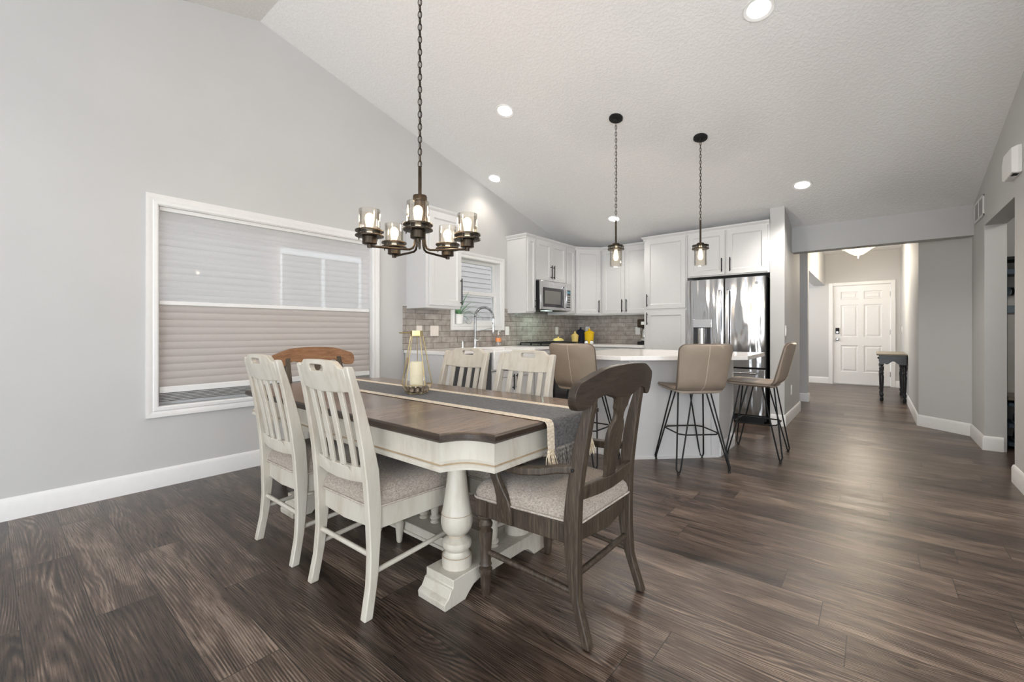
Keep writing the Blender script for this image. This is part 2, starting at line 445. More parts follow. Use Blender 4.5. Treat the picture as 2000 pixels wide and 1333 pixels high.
struct('floor', MB().box(WX-.2, 4.2, -4.4, 11.6, -.06, 0), M['floor'], smooth=0)
# ceiling: two slopes with the ridge across the room
T = .12
cm = MB()
for ya, yb in ((RIDGE, 6.62), (-4.4, RIDGE)):
    x0, x1 = WX-.2, 4.2
    v = [(x0,ya,cz(ya)),(x1,ya,cz(ya)),(x1,yb,cz(yb)),(x0,yb,cz(yb))]
    cm.add(v+[(a,b,c+T) for a,b,c in v], [(0,1,2,3),(7,6,5,4),(0,4,5,1),(1,5,6,2),(2,6,7,3),(3,7,4,0)])
struct('ceiling', cm, M['ceil'], smooth=0)
struct('ceiling_hall', MB().box(-2.6, 3.0, 6.62, 11.5, 2.69, 2.8), M['ceil'], smooth=0)

# left wall with two window openings (pieces joined as one wall)
W1 = (.775, 2.475, .565, 1.985)     # y0 y1 z0 z1 of the clear opening
W2 = (3.585, 4.415, 1.178, 1.998)
wl = MB(); x0, x1 = WX-.15, WX
def gable(ya, yb, za, zb=None):
    """wall strip from za up to zb (None: to the ceiling)"""
    ys = sorted(set([ya, yb] + ([RIDGE] if ya < RIDGE < yb else [])))
    for a, b in zip(ys[:-1], ys[1:]):
        ta = cz(a)+.03 if zb is None else zb; tb = cz(b)+.03 if zb is None else zb
        wl.prism([(a, za), (b, za), (b, tb), (a, ta)], 'x', x0, x1)
gable(-4.4, W1[0], -.06); gable(W1[0], W1[1], -.06, W1[2]); gable(W1[0], W1[1], W1[3]); gable(W1[1], W2[0], -.06)
gable(W2[0], W2[1], -.06, W2[2]); gable(W2[0], W2[1], W2[3]); gable(W2[1], 6.6, -.06)
struct('wall_left', wl, M['wall'], smooth=0)

struct('wall_kitchen', MB().box(WX, -.935, KY, KY+.12, 0, cz(KY)+.03), M['wall'], smooth=0)
wg = MB(); wg.prism([(5.855, 0), (7.18, 0), (7.18, 2.69), (6.5, 2.69), (6.5, cz(6.5)+.03), (5.855, cz(5.855)+.03)], 'x', -.935, -.79)
struct('wall_fridge', wg, M['wall'], smooth=0)
struct('wall_bulkhead', MB().box(-.79, .80, 6.43, 6.60, 2.077, 2.75), M['wall'], smooth=0)
# right wall: jamb openings
rw = MB()
rw.prism([(2.6, 0), (4.76, 0), (4.76, cz(4.76)+.03), (2.6, cz(2.6)+.03)], 'x', RX, RX+.14)
rw.prism([(4.76, 2.072), (5.89, 2.072), (5.89, cz(5.89)+.03), (4.76, cz(4.76)+.03)], 'x', RX, RX+.14)
rw.prism([(5.89, 0), (6.43, 0), (6.43, cz(6.43)+.03), (5.89, cz(5.89)+.03)], 'x', RX, RX+.14)
rw.box(RX, RX+.14, 6.43, 6.60, 0, 2.75)
struct('wall_right', rw, M['wall'], smooth=0)
# diagonal wall and hall walls
dg = MB(); dg.prism([(.397, 6.909), (.785, 6.555), (.90, 6.6), (.46, 7.02)], 'z', 0, 2.75)
struct('wall_diagonal', dg, M['wall'], smooth=0)
struct('wall_hall_right', MB().box(.397, .52, 6.92, 11.25, 0, 2.75), M['wall'], smooth=0)
struct('wall_hall_left', MB().box(-2.4, -.79, 8.13, 8.27, 0, 2.69), M['wall'], smooth=0)
struct('wall_corridor', MB().box(-2.5, -2.4, 6.55, 11.25, 0, 2.75), M['wall'], smooth=0)
struct('wall_hall_header', MB().box(-.98, -.79, 8.27, 11.25, 2.05, 2.69), M['wall'], smooth=0)
eh = MB(); eh.box(-2.5, -.66, 11.25, 11.4, 0, 2.75); eh.box(.255, .52, 11.25, 11.4, 0, 2.75); eh.box(-.66, .255, 11.25, 11.4, 2.03, 2.75)
struct('wall_hall_end', eh, M['wall'], smooth=0)
# mudroom beyond the opening in the right wall
mr = MB(); mr.box(.925, 2.6, 6.50, 6.60, 0, 2.6); mr.box(2.5, 2.6, 4.0, 6.5, 0, 2.6); mr.box(.925, 2.6, 4.0, 4.1, 0, 2.6)
struct('wall_mudroom', mr, M['wall'], smooth=0)
struct('ceiling_mudroom', MB().box(.93, 2.6, 4.1, 6.5, 2.44, 2.5), M['ceil'], smooth=0)
# room behind the camera: rear wall with a wide glazed opening, far right wall with another
re = MB()
re.box(WX, -2.9, -4.4, -4.25, 0, 3.0); re.box(3.2, 4.2, -4.4, -4.25, 0, 3.0); re.box(-2.9, 3.2, -4.4, -4.25, 2.15, 3.0)
struct('wall_rear', re, M['wall'], smooth=0)
fr = MB()
for a, b, za in ((-4.4, -3.2, 0), (-3.2, 1.8, None), (1.8, 2.6, 0)):
    if za is None:
        fr.prism([(a, 2.3), (b, 2.3), (b, cz(b)+.03), (RIDGE, RZ+.03), (a, cz(a)+.03)], 'x', 4.0, 4.2); fr.box(4.0, 4.2, a, b, 0, .5)
    else: fr.prism([(a, 0), (b, 0), (b, cz(b)+.03), (a, cz(a)+.03)], 'x', 4.0, 4.2)
fr.prism([(RX+.14, 0), (4.2, 0), (4.2, cz(2.6)+.03), (RX+.14, cz(2.6)+.03)], 'y', 2.6, 2.74)
struct('wall_far_right', fr, M['wall'], smooth=0)

# baseboards ------------------------------------------------------
BBP = [(0, 0), (.014, 0), (.014, .105), (.009, .122), (.003, .13), (0, .13)]
def baseboard(name, path):
    """path: list of xy; board stands on the left side of travel"""
    P = [Vector((a, b)) for a, b in path]; R = []
    for i, p in enumerate(P):
        d0 = (P[i]-P[i-1]).normalized() if i > 0 else (P[1]-P[0]).normalized()
        d1 = (P[i+1]-P[i]).normalized() if i < len(P)-1 else d0
        n0 = Vector((-d0.y, d0.x)); n1 = Vector((-d1.y, d1.x))
        nn = (n0+n1); nn = nn/(nn.dot(n0)) if nn.length > .01 else n0
        R.append([(p.x+nn.x*o, p.y+nn.y*o, z) for o, z in BBP])
    return struct(name, MB().rings(R), M['trim'], smooth=30)
baseboard('baseboard_left', [(WX, 2.84), (WX, -4.2)])
baseboard('baseboard_fridge_wall', [(-.79, 7.18), (-.79, 5.855), (-.93, 5.855)])
baseboard('baseboard_hall_left', [(-.79, 8.26), (-.79, 8.13), (-2.3, 8.13)])
baseboard('baseboard_hall_end', [(-.72, 11.25), (-2.3, 11.25)])
baseboard('baseboard_hall_right', [(RX+.12, 5.89), (RX, 5.89), (RX, 6.555), (.397, 6.909), (.397, 11.25), (.32, 11.25)])
baseboard('baseboard_right', [(RX, 2.75), (RX, 4.76), (RX+.13, 4.76)])

# ------------------------------------------------------------------ windows
def casing(y0, y1, z0, z1, w, parent):
    """picture-frame casing on the left wall around an opening"""
    prof = [(0, .012), (.006, .016), (w*.35, .016), (w*.45, .010), (w*.8, .020), (w, .022), (w, 0), (0, 0)]
    R = []
    for cy, cz_, sy, sz in ((y0, z0, -1, -1), (y1, z0, 1, -1), (y1, z1, 1, 1), (y0, z1, -1, 1)):
        R.append([(WX+t, cy+sy*o, cz_+sz*o) for o, t in prof])
    return MB().rings(R, closed=True).build('casing', M['trim'], parent, smooth=25)
def jambbox(y0, y1, z0, z1, parent, d=.13):
    b = MB(); t = .012
    b.box(WX-d, WX+.004, y0-t, y0+t*.3, z0+t*.3, z1-t*.3); b.box(WX-d, WX+.004, y1-t*.3, y1+t, z0+t*.3, z1-t*.3)
    b.box(WX-d, WX+.004, y0-t, y1+t, z0-t, z0+t*.3); b.box(WX-d, WX+.004, y0-t, y1+t, z1-t*.3, z1+t)
    return b.build('jamb', M['trim'], parent, smooth=0)
w1 = empty('window_1', (0, 0, 0)); w1['kind'] = 'structure'
casing(W1[0], W1[1], W1[2], W1[3], .07, w1); jambbox(W1[0], W1[1], W1[2], W1[3], w1)
def bars(rects, xa, xb, name, parent, mat='trim'):
    b = MB()
    for y0, y1, z0, z1 in rects: b.box(xa, xb, y0, y1, z0, z1)
    return b.build(name, M[mat], parent, bevel=.003)
ym = 1.60
bars([(W1[0], W1[0]+.05, W1[2], W1[3]), (W1[1]-.05, W1[1], W1[2], W1[3]), (W1[0]+.05, W1[1]-.05, W1[2], W1[2]+.05), (W1[0]+.05, W1[1]-.05, W1[3]-.05, W1[3]), (ym-.03, ym+.03, W1[2]+.05, W1[3]-.05)], WX-.125, WX-.085, 'sash', w1)
MB().box(WX-.108, WX-.102, W1[0]+.05, W1[1]-.05, W1[2]+.05, W1[3]-.05).build('pane', M['pane'], w1, smooth=0)

w2 = empty('window_2', (0, 0, 0)); w2['kind'] = 'structure'
casing(W2[0], W2[1], W2[2], W2[3], .07, w2); jambbox(W2[0], W2[1], W2[2], W2[3], w2)
mz = 1.575
bars([(W2[0], W2[0]+.045, W2[2], mz-.02), (W2[1]-.045, W2[1], W2[2], mz-.02), (W2[0]+.045, W2[1]-.045, W2[2], W2[2]+.055), (W2[0], W2[1], mz-.02, mz+.02)], WX-.10, WX-.07, 'lower_sash', w2)
bars([(W2[0], W2[0]+.04, mz+.03, W2[3]), (W2[1]-.04, W2[1], mz+.03, W2[3]), (W2[0], W2[1], mz, mz+.03), (W2[0]+.04, W2[1]-.04, W2[3]-.04, W2[3])], WX-.13, WX-.10, 'upper_sash', w2)
MB().box(WX-.118, WX-.112, W2[0]+.04, W2[1]-.04, mz, W2[3]-.04).box(WX-.088, WX-.082, W2[0]+.045, W2[1]-.045, W2[2]+.05, mz).build('pane', M['pane'], w2, smooth=0)

# cellular shade hanging in the dining window
sh = empty('window_shade', (WX-.045, 0, 0), 0, 'top-down cellular window shade, sheer white above and taupe below, beside the dining table', 'window shade')
ya, yb = W1[0]+.012, W1[1]-.012
def cells(z0, z1, n, d, name, mat):
    F = []; B = []
    for i in range(n):
        for k in range(7):
            t = k/6; z = z0+(z1-z0)*(i+t)/n
            F.append((d*(.35+.65*math.sin(PI*t)**.7), z))
    prof = F + [(-x, z) for x, z in F[::-1]]
    return MB().rings([[(x, y, z) for x, z in prof] for y in (ya, yb)], caps=False).build(name, M[mat], sh, smooth=50)
cells(1.315, 1.955, 13, .012, 'sheer_panel', 'sheer')
cells(.70, 1.285, 11, .013, 'cell_panel', 'cells')
MB().box(-.02, .02, ya, yb, 1.955, 1.984).build('head_rail', M['trim'], sh, bevel=.004)
MB().box(-.018, .018, ya, yb, 1.285, 1.315).build('middle_rail', M['trim'], sh, bevel=.005)
MB().box(-.02, .022, ya, yb, .655, .70).build('bottom_rail', M['trim'], sh, bevel=.005)
st = MB()
for i in range(6): st.box(-.018, .018, ya, yb, .588+.011*i, .588+.011*i+.007)
st.build('folded_cells', M['ventdark'], sh, bevel=.002)

# neighbouring house outside
nh = empty('neighbour_house', (-7.2, 0, 0), 0, 'neighbouring house with lap siding seen through the windows', 'house')
sd = MB(); z = -.3
while z < 5.2:
    sd.prism([(0, z), (.022, z), (.008, z+.115), (0, z+.115)], 'y', -4., 16.); z += .115
sd.box(-.2, 0, -4, 16, -.3, 5.2)
sd.build('siding', M['siding'], nh, smooth=0)
s_ = 7.2/3.87
hw = (1.60*s_, 2.31*s_, 1.0, 1.1+.652*s_)
fr_ = MB()
for a, b, c, d in ((hw[0]-.09, hw[0], hw[2], hw[3]), (hw[1], hw[1]+.09, hw[2], hw[3]), (hw[0]-.09, hw[1]+.09, hw[3], hw[3]+.1), (hw[0]-.09, hw[1]+.09, hw[2]-.1, hw[2]), ((hw[0]+hw[1])/2-.03, (hw[0]+hw[1])/2+.03, hw[2], hw[3])):
    fr_.box(.0, .06, a, b, c, d)
fw = fr_.build('window_frame', M['siding_trim'], nh, bevel=.005)
MB().box(.03, .035, hw[0], hw[1], hw[2], hw[3]).build('pane', basic('curtained_pane', (.26,.25,.25), .3), fw, smooth=0)
MB().box(-.2, .5, -4, 16, 5.2, 5.3).build('eave', M['siding_trim'], nh)
struct('ground_outside', MB().box(-7.4, WX-.16, -6, 17, -.4, -.3), M['grass'], smooth=0)

# ------------------------------------------------------------------ backsplash
bl = MB()
bl.box(WX, WX+.012, 2.842, W2[0]-.071, .897, 1.365); bl.box(WX, WX+.012, W2[1]+.071, KY, .897, 1.40)
bl.box(WX, WX+.012, W2[0]-.071, W2[1]+.071, .897, W2[2]-.071)
struct('wall_backsplash_left', bl, M['tileL'], smooth=0)
struct('wall_backsplash_rear', MB().box(WX+.012, -2.46, KY-.012, KY, .897, 1.40), M['tileB'], smooth=0)

# ------------------------------------------------------------------ cabinets
def bar_handle(parent, x, z0, z1, y=-.022, vertical=True, r=.0068, mat='black'):
    b = MB()
    if vertical:
        b.tube([(x, y-.026, z0), (x, y-.026, z1)], r, 8)
        for z in (z0+.025, z1-.025): b.tube([(x, y, z), (x, y-.026, z)], r*.8, 8)
    else:
        b.tube([(z0, y-.026, x), (z1, y-.026, x)], r, 8)
        for z in (z0+.03, z1-.03): b.tube([(z, y, x), (z, y-.026, x)], r*.8, 8)
    return b.build('handle', M[mat], parent)
def shaker(parent, x0, x1, z0, z1, name='door', rail=.058):
    b = MB(); t = .021; w = x1-x0
    r = min(rail, w*.3)
    # stepped section swept round the door: outer frame, sloped step, flat centre panel
    loops = [(0, 0), (0, -t+.002), (.002, -t), (r, -t), (r+.004, -t+.005), (r+.012, -t+.012)]
    R = []
    for o, y in loops:
        R.append([(x0+o, y, z0+o), (x1-o, y, z0+o), (x1-o, y, z1-o), (x0+o, y, z1-o)])
    b.rings(R)
    return b.build(name, M['cab'], parent, smooth=20)
def crown(parent, path, z, mat='cab'):
    P = [Vector(p) for p in path]; R = []
    prof = [(0, -.02), (.010, -.016), (.012, .0), (.022, .012), (.034, .026), (.036, .036), (0, .036)]
    for i, p in enumerate(P):
        d0 = (P[i]-P[i-1]).normalized() if i else (P[1]-P[0]).normalized()
        d1 = (P[i+1]-P[i]).normalized() if i < len(P)-1 else d0
        n0 = Vector((d0.y, -d0.x)); n1 = Vector((d1.y, -d1.x)); nn = n0+n1; nn = nn/nn.dot(n0)
        R.append([(p.x+nn.x*o, p.y+nn.y*o, z+h) for o, h in prof])
    return MB().rings(R).build('crown_moulding', M[mat], parent, smooth=30)
def cabinet(name, label, loc, rz, W, D, z0, z1, doors, cr=None, toe=False, cat='cabinet', group=None):
    e = empty(name, loc, rz, label, cat, group)
    b = MB()
    if toe: b.box(0, W, 0, D, .10, z1); b.box(.0, W, .07, D, 0, .10)
    else: b.box(0, W, 0, D, z0, z1)
    b.build('carcass', M['cab'], e, bevel=.002)
    for dd in doors:
        nm = dd.get('name', 'door')
        d = shaker(e, *dd['r'], name=nm, rail=dd.get('rail', .058))
        if 'v' in dd: bar_handle(d, *dd['v'])
        if 'h' in dd: bar_handle(d, *dd['h'], vertical=False)
    if cr: crown(e, cr, z1)
    return e
R90 = PI/2
UZ0, UZ1 = 1.338, 2.352
UX = WX+.33       # front plane of the left-wall uppers (x)
g = .004
# left of the sink window
cabinet('wall_cabinet', 'white single-door wall cabinet behind the chandelier, left of the sink window', (UX, 2.885, 0), R90, .49, .33-.001, UZ0, UZ1,
        [dict(r=(.035, .485, UZ0+.03, UZ1-.012), v=(.466, 1.385, 1.675))], [(0, .329), (0, 0), (.49, 0), (.49, .329)])
# right of the window: narrow, over-microwave, narrow, diagonal corner
cabinet('wall_cabinet', 'narrow white wall cabinet between the sink window and the microwave', (UX, 4.56, 0), R90, .195, .329, UZ0, UZ1,
        [dict(r=(.02, .19, UZ0+.02, UZ1-.012), v=(.172, 1.40, 1.53), rail=.045)], [(0, .329), (0, 0), (.195, 0)])
cabinet('wall_cabinet', 'short two-door white wall cabinet over the microwave', (UX, 4.757, 0), R90, .755, .329, 1.79, UZ1,
        [dict(r=(.012, .375, 1.80, UZ1-.012), v=(.345, 1.83, 2.02)), dict(r=(.380, .743, 1.80, UZ1-.012), v=(.41, 1.83, 2.02))], [(0, 0), (.755, 0)])
cabinet('wall_cabinet', 'narrow plain white wall cabinet between the microwave and the corner cabinet', (UX, 5.514, 0), R90, .255, .329, UZ0, UZ1,
        [dict(r=(.01, .245, UZ0+.02, UZ1-.012), rail=.05)], [(0, 0), (.255, 0)])
# diagonal corner cabinet
A = Vector((UX, 5.772)); B = Vector((-3.262, 6.10)); L = (B-A).length; ang = math.atan2(B.y-A.y, B.x-A.x)
ec = empty('corner_cabinet', (A.x, A.y, 0), ang, 'diagonal white corner wall cabinet with one tall door above the canisters', 'cabinet')
inv = Matrix.Rotation(-ang, 2)
pl = [inv @ (Vector(p)-A) for p in ((UX, 5.772), (-3.262, 6.10), (-3.262, KY-.001), (WX+.001, KY-.001), (WX+.001, 5.772))]
MB().prism([(p.x, p.y) for p in pl], 'z', UZ0, UZ1).build('carcass', M['cab'], ec, smooth=0)
d = shaker(ec, .02, L-.02, UZ0+.02, UZ1-.012); bar_handle(d, L-.05, 1.38, 1.57)
crown(ec, [(0, 0), (L, 0)], UZ1)
# uppers on the rear wall
W = -2.462+3.26
cabinet('wall_cabinet', 'two-door white wall cabinet left of the pantry, above the coffee maker', (-3.26, 6.10, 0), 0, W, KY-6.10-.001, UZ0, UZ1,
        [dict(r=(.03, W/2-.002, UZ0+.02, UZ1-.012), v=(W/2-.035, 1.38, 1.57)), dict(r=(W/2+.002, W-.01, UZ0+.02, UZ1-.012), v=(W/2+.035, 1.38, 1.57))], [(0, 0), (W, 0)])
# tall pantry and fridge-top cabinet
PW = .583
cabinet('pantry_cabinet', 'tall white pantry cabinet with two stacked doors beside the refrigerator', (-2.46, 5.85, 0), 0, PW, KY-5.85-.001, 0, 2.36,
        [dict(r=(.03, PW-.015, 1.40, 2.345), v=(.055, 1.43, 1.60)), dict(r=(.03, PW-.015, .12, 1.37), v=(.055, 1.18, 1.35))], [(0, .25), (0, 0), (PW, 0)], toe=True)
FW = -.937+1.875
cabinet('fridge_cabinet', 'two-door white cabinet above the refrigerator', (-1.875, 5.85, 0), 0, FW, KY-5.85-.001, 1.785, 2.36,
        [dict(r=(.02, FW/2-.012, 1.80, 2.345), v=(FW/2-.045, 1.83, 2.0)), dict(r=(FW/2+.012, FW-.02, 1.80, 2.345), v=(FW/2+.05, 1.83, 2.0))], [(0, 0), (FW, 0)])

# base units on the left wall, front plane x=-3.25
BX = -3.25; CH = .862
def base(name, label, y0, y1, doors, **k): return cabinet(name, label, (BX, y0, 0), R90, y1-y0, BX-WX-.016, 0, CH, doors, toe=True, **k)
base('base_cabinet', 'white end panel unit of the sink counter beside the window wall', 2.862, 2.985, [])
base('base_cabinet', 'white drawer base cabinet between the sink and the range', 4.335, 4.745,
     [dict(r=(.012, .398, .70, .845), name='drawer', h=(.775, .12, .29), rail=.03), dict(r=(.012, .398, .11, .69), v=(.36, .5, .66))])
base('base_cabinet', 'white blind corner base cabinet right of the range', 5.535, 6.42, [dict(r=(.012, .26, .11, .845), v=(.05, .6, .8))])
sb = cabinet('sink_cabinet', 'white sink base cabinet with two doors under the apron sink', (BX, 3.545, 0), R90, .785, BX-WX-.016, 0, .64,
     [dict(r=(.01, .39, .11, .63), v=(.36, .42, .60)), dict(r=(.395, .775, .11, .63), v=(.425, .42, .60))], toe=True)
cabinet('base_cabinet', 'white base cabinet on the rear wall under the coffee maker', (-3.235, 5.82, 0), 0, -2.462+3.235, KY-5.82-.016, 0, CH,
     [dict(r=(.01, .38, .11, .69), v=(.35, .5, .66)), dict(r=(.385, .76, .11, .69), v=(.42, .5, .66)), dict(r=(.01, .38, .70, .845), name='drawer', h=(.775, .10, .28), rail=.03), dict(r=(.385, .76, .70, .845), name='drawer', h=(.775, .48, .66), rail=.03)], toe=True)
# dishwasher
dw = empty('dishwasher', (BX, 2.99, 0), R90, 'dark steel dishwasher with a bar handle left of the sink', 'dishwasher')
MB().box(.0, .55, .0, .58, .10, CH).build('body', M['rubber'], dw)
do_ = MB().box(.003, .547, -.025, 0, .12, .855).build('door', M['dwsteel'], dw, bevel=.004)
bar_handle(do_, .79, .06, .49, y=-.025, vertical=False, r=.010, mat='steel')
MB().box(.0, .55, .05, .5, 0, .10).build('kick_plate', M['black'], dw)
# apron sink
sk = empty('apron_sink', (BX, 3.56, 0), R90, 'white farmhouse apron sink under the kitchen window', 'sink')
b = MB(); sw = .755
b.box(0, sw, -.045, -.0, .665, .878); b.box(0, sw, .43, .455, .665, .878); b.box(0, .025, 0, .43, .665, .878); b.box(sw-.025, sw, 0, .43, .665, .878); b.box(0, sw, -.0, .455, .645, .668)
b.build('basin', M['whiteceramic'], sk, bevel=.012, seg=3)

# countertop on the left wall and rear wall, one slab run each (left of range / corner)
CT0, CT1 = .862, .897
ct = empty('sink_countertop', (0, 0, 0), 0, 'white quartz countertop around the sink below the kitchen window', 'countertop')
b = MB()
b.box(WX+.014, -3.21, 2.845, 3.555, CT0, CT1); b.box(WX+.014, BX-.458, 3.555, 4.32, CT0, CT1); b.box(WX+.014, -3.21, 4.32, 4.748, CT0, CT1)
b.build('slab', M['quartz'], ct, bevel=.003)
ct2 = empty('corner_countertop', (0, 0, 0), 0, 'white quartz countertop in the kitchen corner under the canisters', 'countertop')
MB().prism([(WX+.014, 5.525), (-3.21, 5.525), (-3.21, 5.78), (-2.462, 5.78), (-2.462, KY-.014), (WX+.014, KY-.014)], 'z', CT0, CT1).build('slab', M['quartz'], ct2, bevel=.003)

# range
rg = empty('gas_range', (BX+.01, 4.755, 0), R90, 'black and steel gas range with cast iron grates below the microwave', 'range')
RW = .764
MB().box(0, RW, 0, .60, .03, .88).build('body', M['darkglass'], rg, bevel=.003)
MB().box(.004, RW-.004, -.03, 0, .16, .72).build('oven_door', M['darkglass'], rg, bevel=.006)
bar_handle(kids(rg)[-1] if False else rg, .69, .05, RW-.05, y=-.03, vertical=False, r=.011, mat='steel')
MB().box(.0, RW, -.03, .05, .74, .885).build('control_panel', M['steel'], rg, bevel=.006)
for i in range(5):
    MB().lathe([(.02, 0), (.02, .022), (.014, .028)], (.10+.14*i, -.03, .815), 14, Matrix.Rotation(PI/2, 3, 'X')).build('knob', M['black'], rg)
MB().box(0, RW, .0, .60, .88, .905).build('cooktop', M['darkglass'], rg, bevel=.004)
for k in range(3):
    gb = MB(); xa = .02+.245*k; xb = xa+.235
    for x in (xa, xa+.118, xb): gb.box(x-.006, x+.006, .05, .56, .925, .94)
    for y in (.05, .18, .30, .43, .56): gb.box(xa, xb, y-.006, y+.006, .925, .94)
    for x in (xa, xb):
        for y in (.05, .56): gb.box(x-.006, x+.006, y-.006, y+.006, .903, .93)
    gb.build('grate', M['black'], rg)

# microwave
mw = empty('microwave', (WX+.40, 4.762, 0), R90, 'stainless steel over-the-range microwave above the cooktop', 'microwave')
MW = .745
MB().box(0, MW, 0, .399, 1.385, 1.785).build('body', M['black'], mw, bevel=.003)
dr = MB().box(.0, .60, -.028, -.001, 1.388, 1.783).build('door', M['steel'], mw, bevel=.004)
MB().plate(rrect(.50, .265, .012, cx=.30, cy=1.56), .004, lambda u, v, w: (u, -.0305+w, v), grid=.1).build('window_frame', M['darkglass'], dr)
MB().plate(rrect(.39, .18, .008, cx=.275, cy=1.56), .004, lambda u, v, w: (u, -.0335+w, v), grid=.1).build('window_mesh', M['mwglass'], dr)
MB().tube([(.575, -.03, 1.425), (.575, -.062, 1.445), (.575, -.068, 1.58), (.575, -.062, 1.715), (.575, -.03, 1.735)], .011, 10).build('handle', M['chrome'], dr)
MB().lathe([(.016, 0), (.016, .003), (.011, .004)], (.28, -.028, 1.745), 20, Matrix.Rotation(PI/2, 3, 'X')).build('round_badge', M['chrome'], dr)
MB().box(.604, MW, -.028, -.001, 1.388, 1.783).build('control_panel', M['steel'], mw, bevel=.004)
kp = MB().box(.618, MW-.012, -.031, -.028, 1.43, 1.69).build('keypad', M['darkglass'], mw)
bt = MB()
for i in range(3):
    for j in range(5): bt.box(.63+.033*i, .655+.033*i, -.0325, -.031, 1.45+.035*j, 1.472+.035*j)
bt.build('buttons', M['ventdark'], kp)
MB().box(.63, .72, -.0325, -.031, 1.64, 1.675).build('display', emit('microwave_display', (.25, .5, .6), .5), kp)
MB().box(.25, .40, .06, .16, 1.381, 1.386).build('task_lamp', emit('lit_task_lens', (.75, 1., .88), 3.), mw)

# refrigerator
fg = empty('refrigerator', (-1.862, 5.775, 0), 0, 'stainless steel french door refrigerator with water dispenser beside the pantry', 'refrigerator')
FRW = .895
MB().box(.0, FRW, .05, .64, .03, 1.742).build('body', M['black'], fg, bevel=.004)
MB().box(.02, FRW-.02, .02, .6, 0, .10).build('kick_grille', M['black'], fg)
split = .452
def fdoor(name, xa, xb, za, zb):
    pts = [(xa, .05), (xa, .008), (xa+.01, 0)] + [(xa+.01+(xb-xa-.02)*t/8, -.012*math.sin(PI*t/8)) for t in range(1, 8)] + [(xb-.01, 0), (xb, .008), (xb, .05)]
    return MB().prism(pts, 'z', za, zb).build(name, M['fridge'], fg, bevel=.003, smooth=30)
dl = fdoor('door', .002, split-.003, .665, 1.742); drr = fdoor('door', split+.003, FRW-.002, .665, 1.742); dz = fdoor('freezer_drawer', .002, FRW-.002, .105, .645)
def fhandle(par, x):
    MB().rects([((x, -.012, .80), (.014,0,0), (0,0,.008)), ((x, -.045, .815), (.014,0,0), (0,.012,.006)), ((x, -.055, 1.0), (.014,0,0), (0,.011,0)), ((x, -.055, 1.45), (.014,0,0), (0,.011,0)), ((x, -.045, 1.585), (.014,0,0), (0,.012,-.006)), ((x, -.012, 1.60), (.014,0,0), (0,0,-.008))]).build('handle', M['steel'], par, bevel=.004)
fhandle(dl, split-.045); fhandle(drr, split+.045)
MB().tube([(.09, -.01, .60), (.09, -.055, .60), (FRW-.09, -.055, .60), (FRW-.09, -.01, .60)], .012, 10).build('handle', M['steel'], dz)
MB().box(.085, .305, -.022, .0, 1.14, 1.245).build('dispenser_panel', M['steel'], dl, bevel=.004)
cav = MB(); cav.box(.09, .30, -.016, -.008, .84, 1.14); cav.build('dispenser_niche', M['darkglass'], dl)
MB().lathe([(.05, 0), (.05, .25)], (.195, -.018, .88), 24).build('dispenser_chute', M['chrome'], dl)
MB().lathe([(.017, 0), (.017, .004), (.011, .005)], (.80, -.004, 1.665), 20, Matrix.Rotation(PI/2, 3, 'X')).build('round_badge', M['ventdark'], drr)

# ------------------------------------------------------------------ island
isl = empty('kitchen_island', (0, 0, 0), 0, 'white panelled kitchen island base with a corner cut on the slant', 'kitchen island')
ib = [(-2.15, 3.51), (-1.615, 3.51), (-1.042, 4.078), (-1.042, 4.60), (-2.15, 4.60)]
MB().prism(ib, 'z', 0, CT0).build('cabinet_body', M['cab'], isl, smooth=0)
pb = MB()
pb.rings([[(-1.062+s*0, 4.045, 0)] for s in (0,)], caps=False) if False else None
def strip(p, q, z0, z1, t, nrm):
    (ax, ay), (bx, by) = p, q
    v = [(ax, ay, z0), (bx, by, z0), (bx+nrm[0]*t, by+nrm[1]*t, z0), (ax+nrm[0]*t, ay+nrm[1]*t, z0)]
    pb.add(v+[(a, b_, z1) for a, b_, _ in v], [(3,2,1,0),(4,5,6,7),(0,1,5,4),(1,2,6,5),(2,3,7,6),(3,0,4,7)])
n45 = (.7071, -.7071)
strip((-2.15, 3.51), (-1.615, 3.51), 0, .016, .012, (0, -1)); strip((-1.615, 3.51), (-1.042, 4.078), 0, .016, .012, n45)
strip((-1.092, 4.028), (-1.042, 4.078), 0.016, CT0, .008, n45); strip((-1.615, 3.51), (-1.605, 3.52), 0.016, CT0, .006, n45)
pb.build('corner_trim', M['cab'], isl, smooth=0)
b = MB(); b.add([(p[0], p[1], 0) for p in ()], []) if False else None
bbp = MB().prism([(0, 0), (.014, 0), (.014, .10), (.006, .12), (0, .12)], 'y', 4.10, 4.60); bbp.xf(Matrix.Translation((-1.042, 0, 0))); bbp.build('baseboard', M['trim'], isl)
it = empty('island_countertop', (0, 0, 0), 0, 'white quartz island countertop with one slanted edge, stools drawn up', 'countertop')
MB().prism([(-2.22, 3.225), (-1.55, 3.225), (-.785, 3.935), (-.785, 4.645), (-2.22, 4.645)], 'z', CT0, CT1).build('slab', M['quartz'], it, bevel=.003)

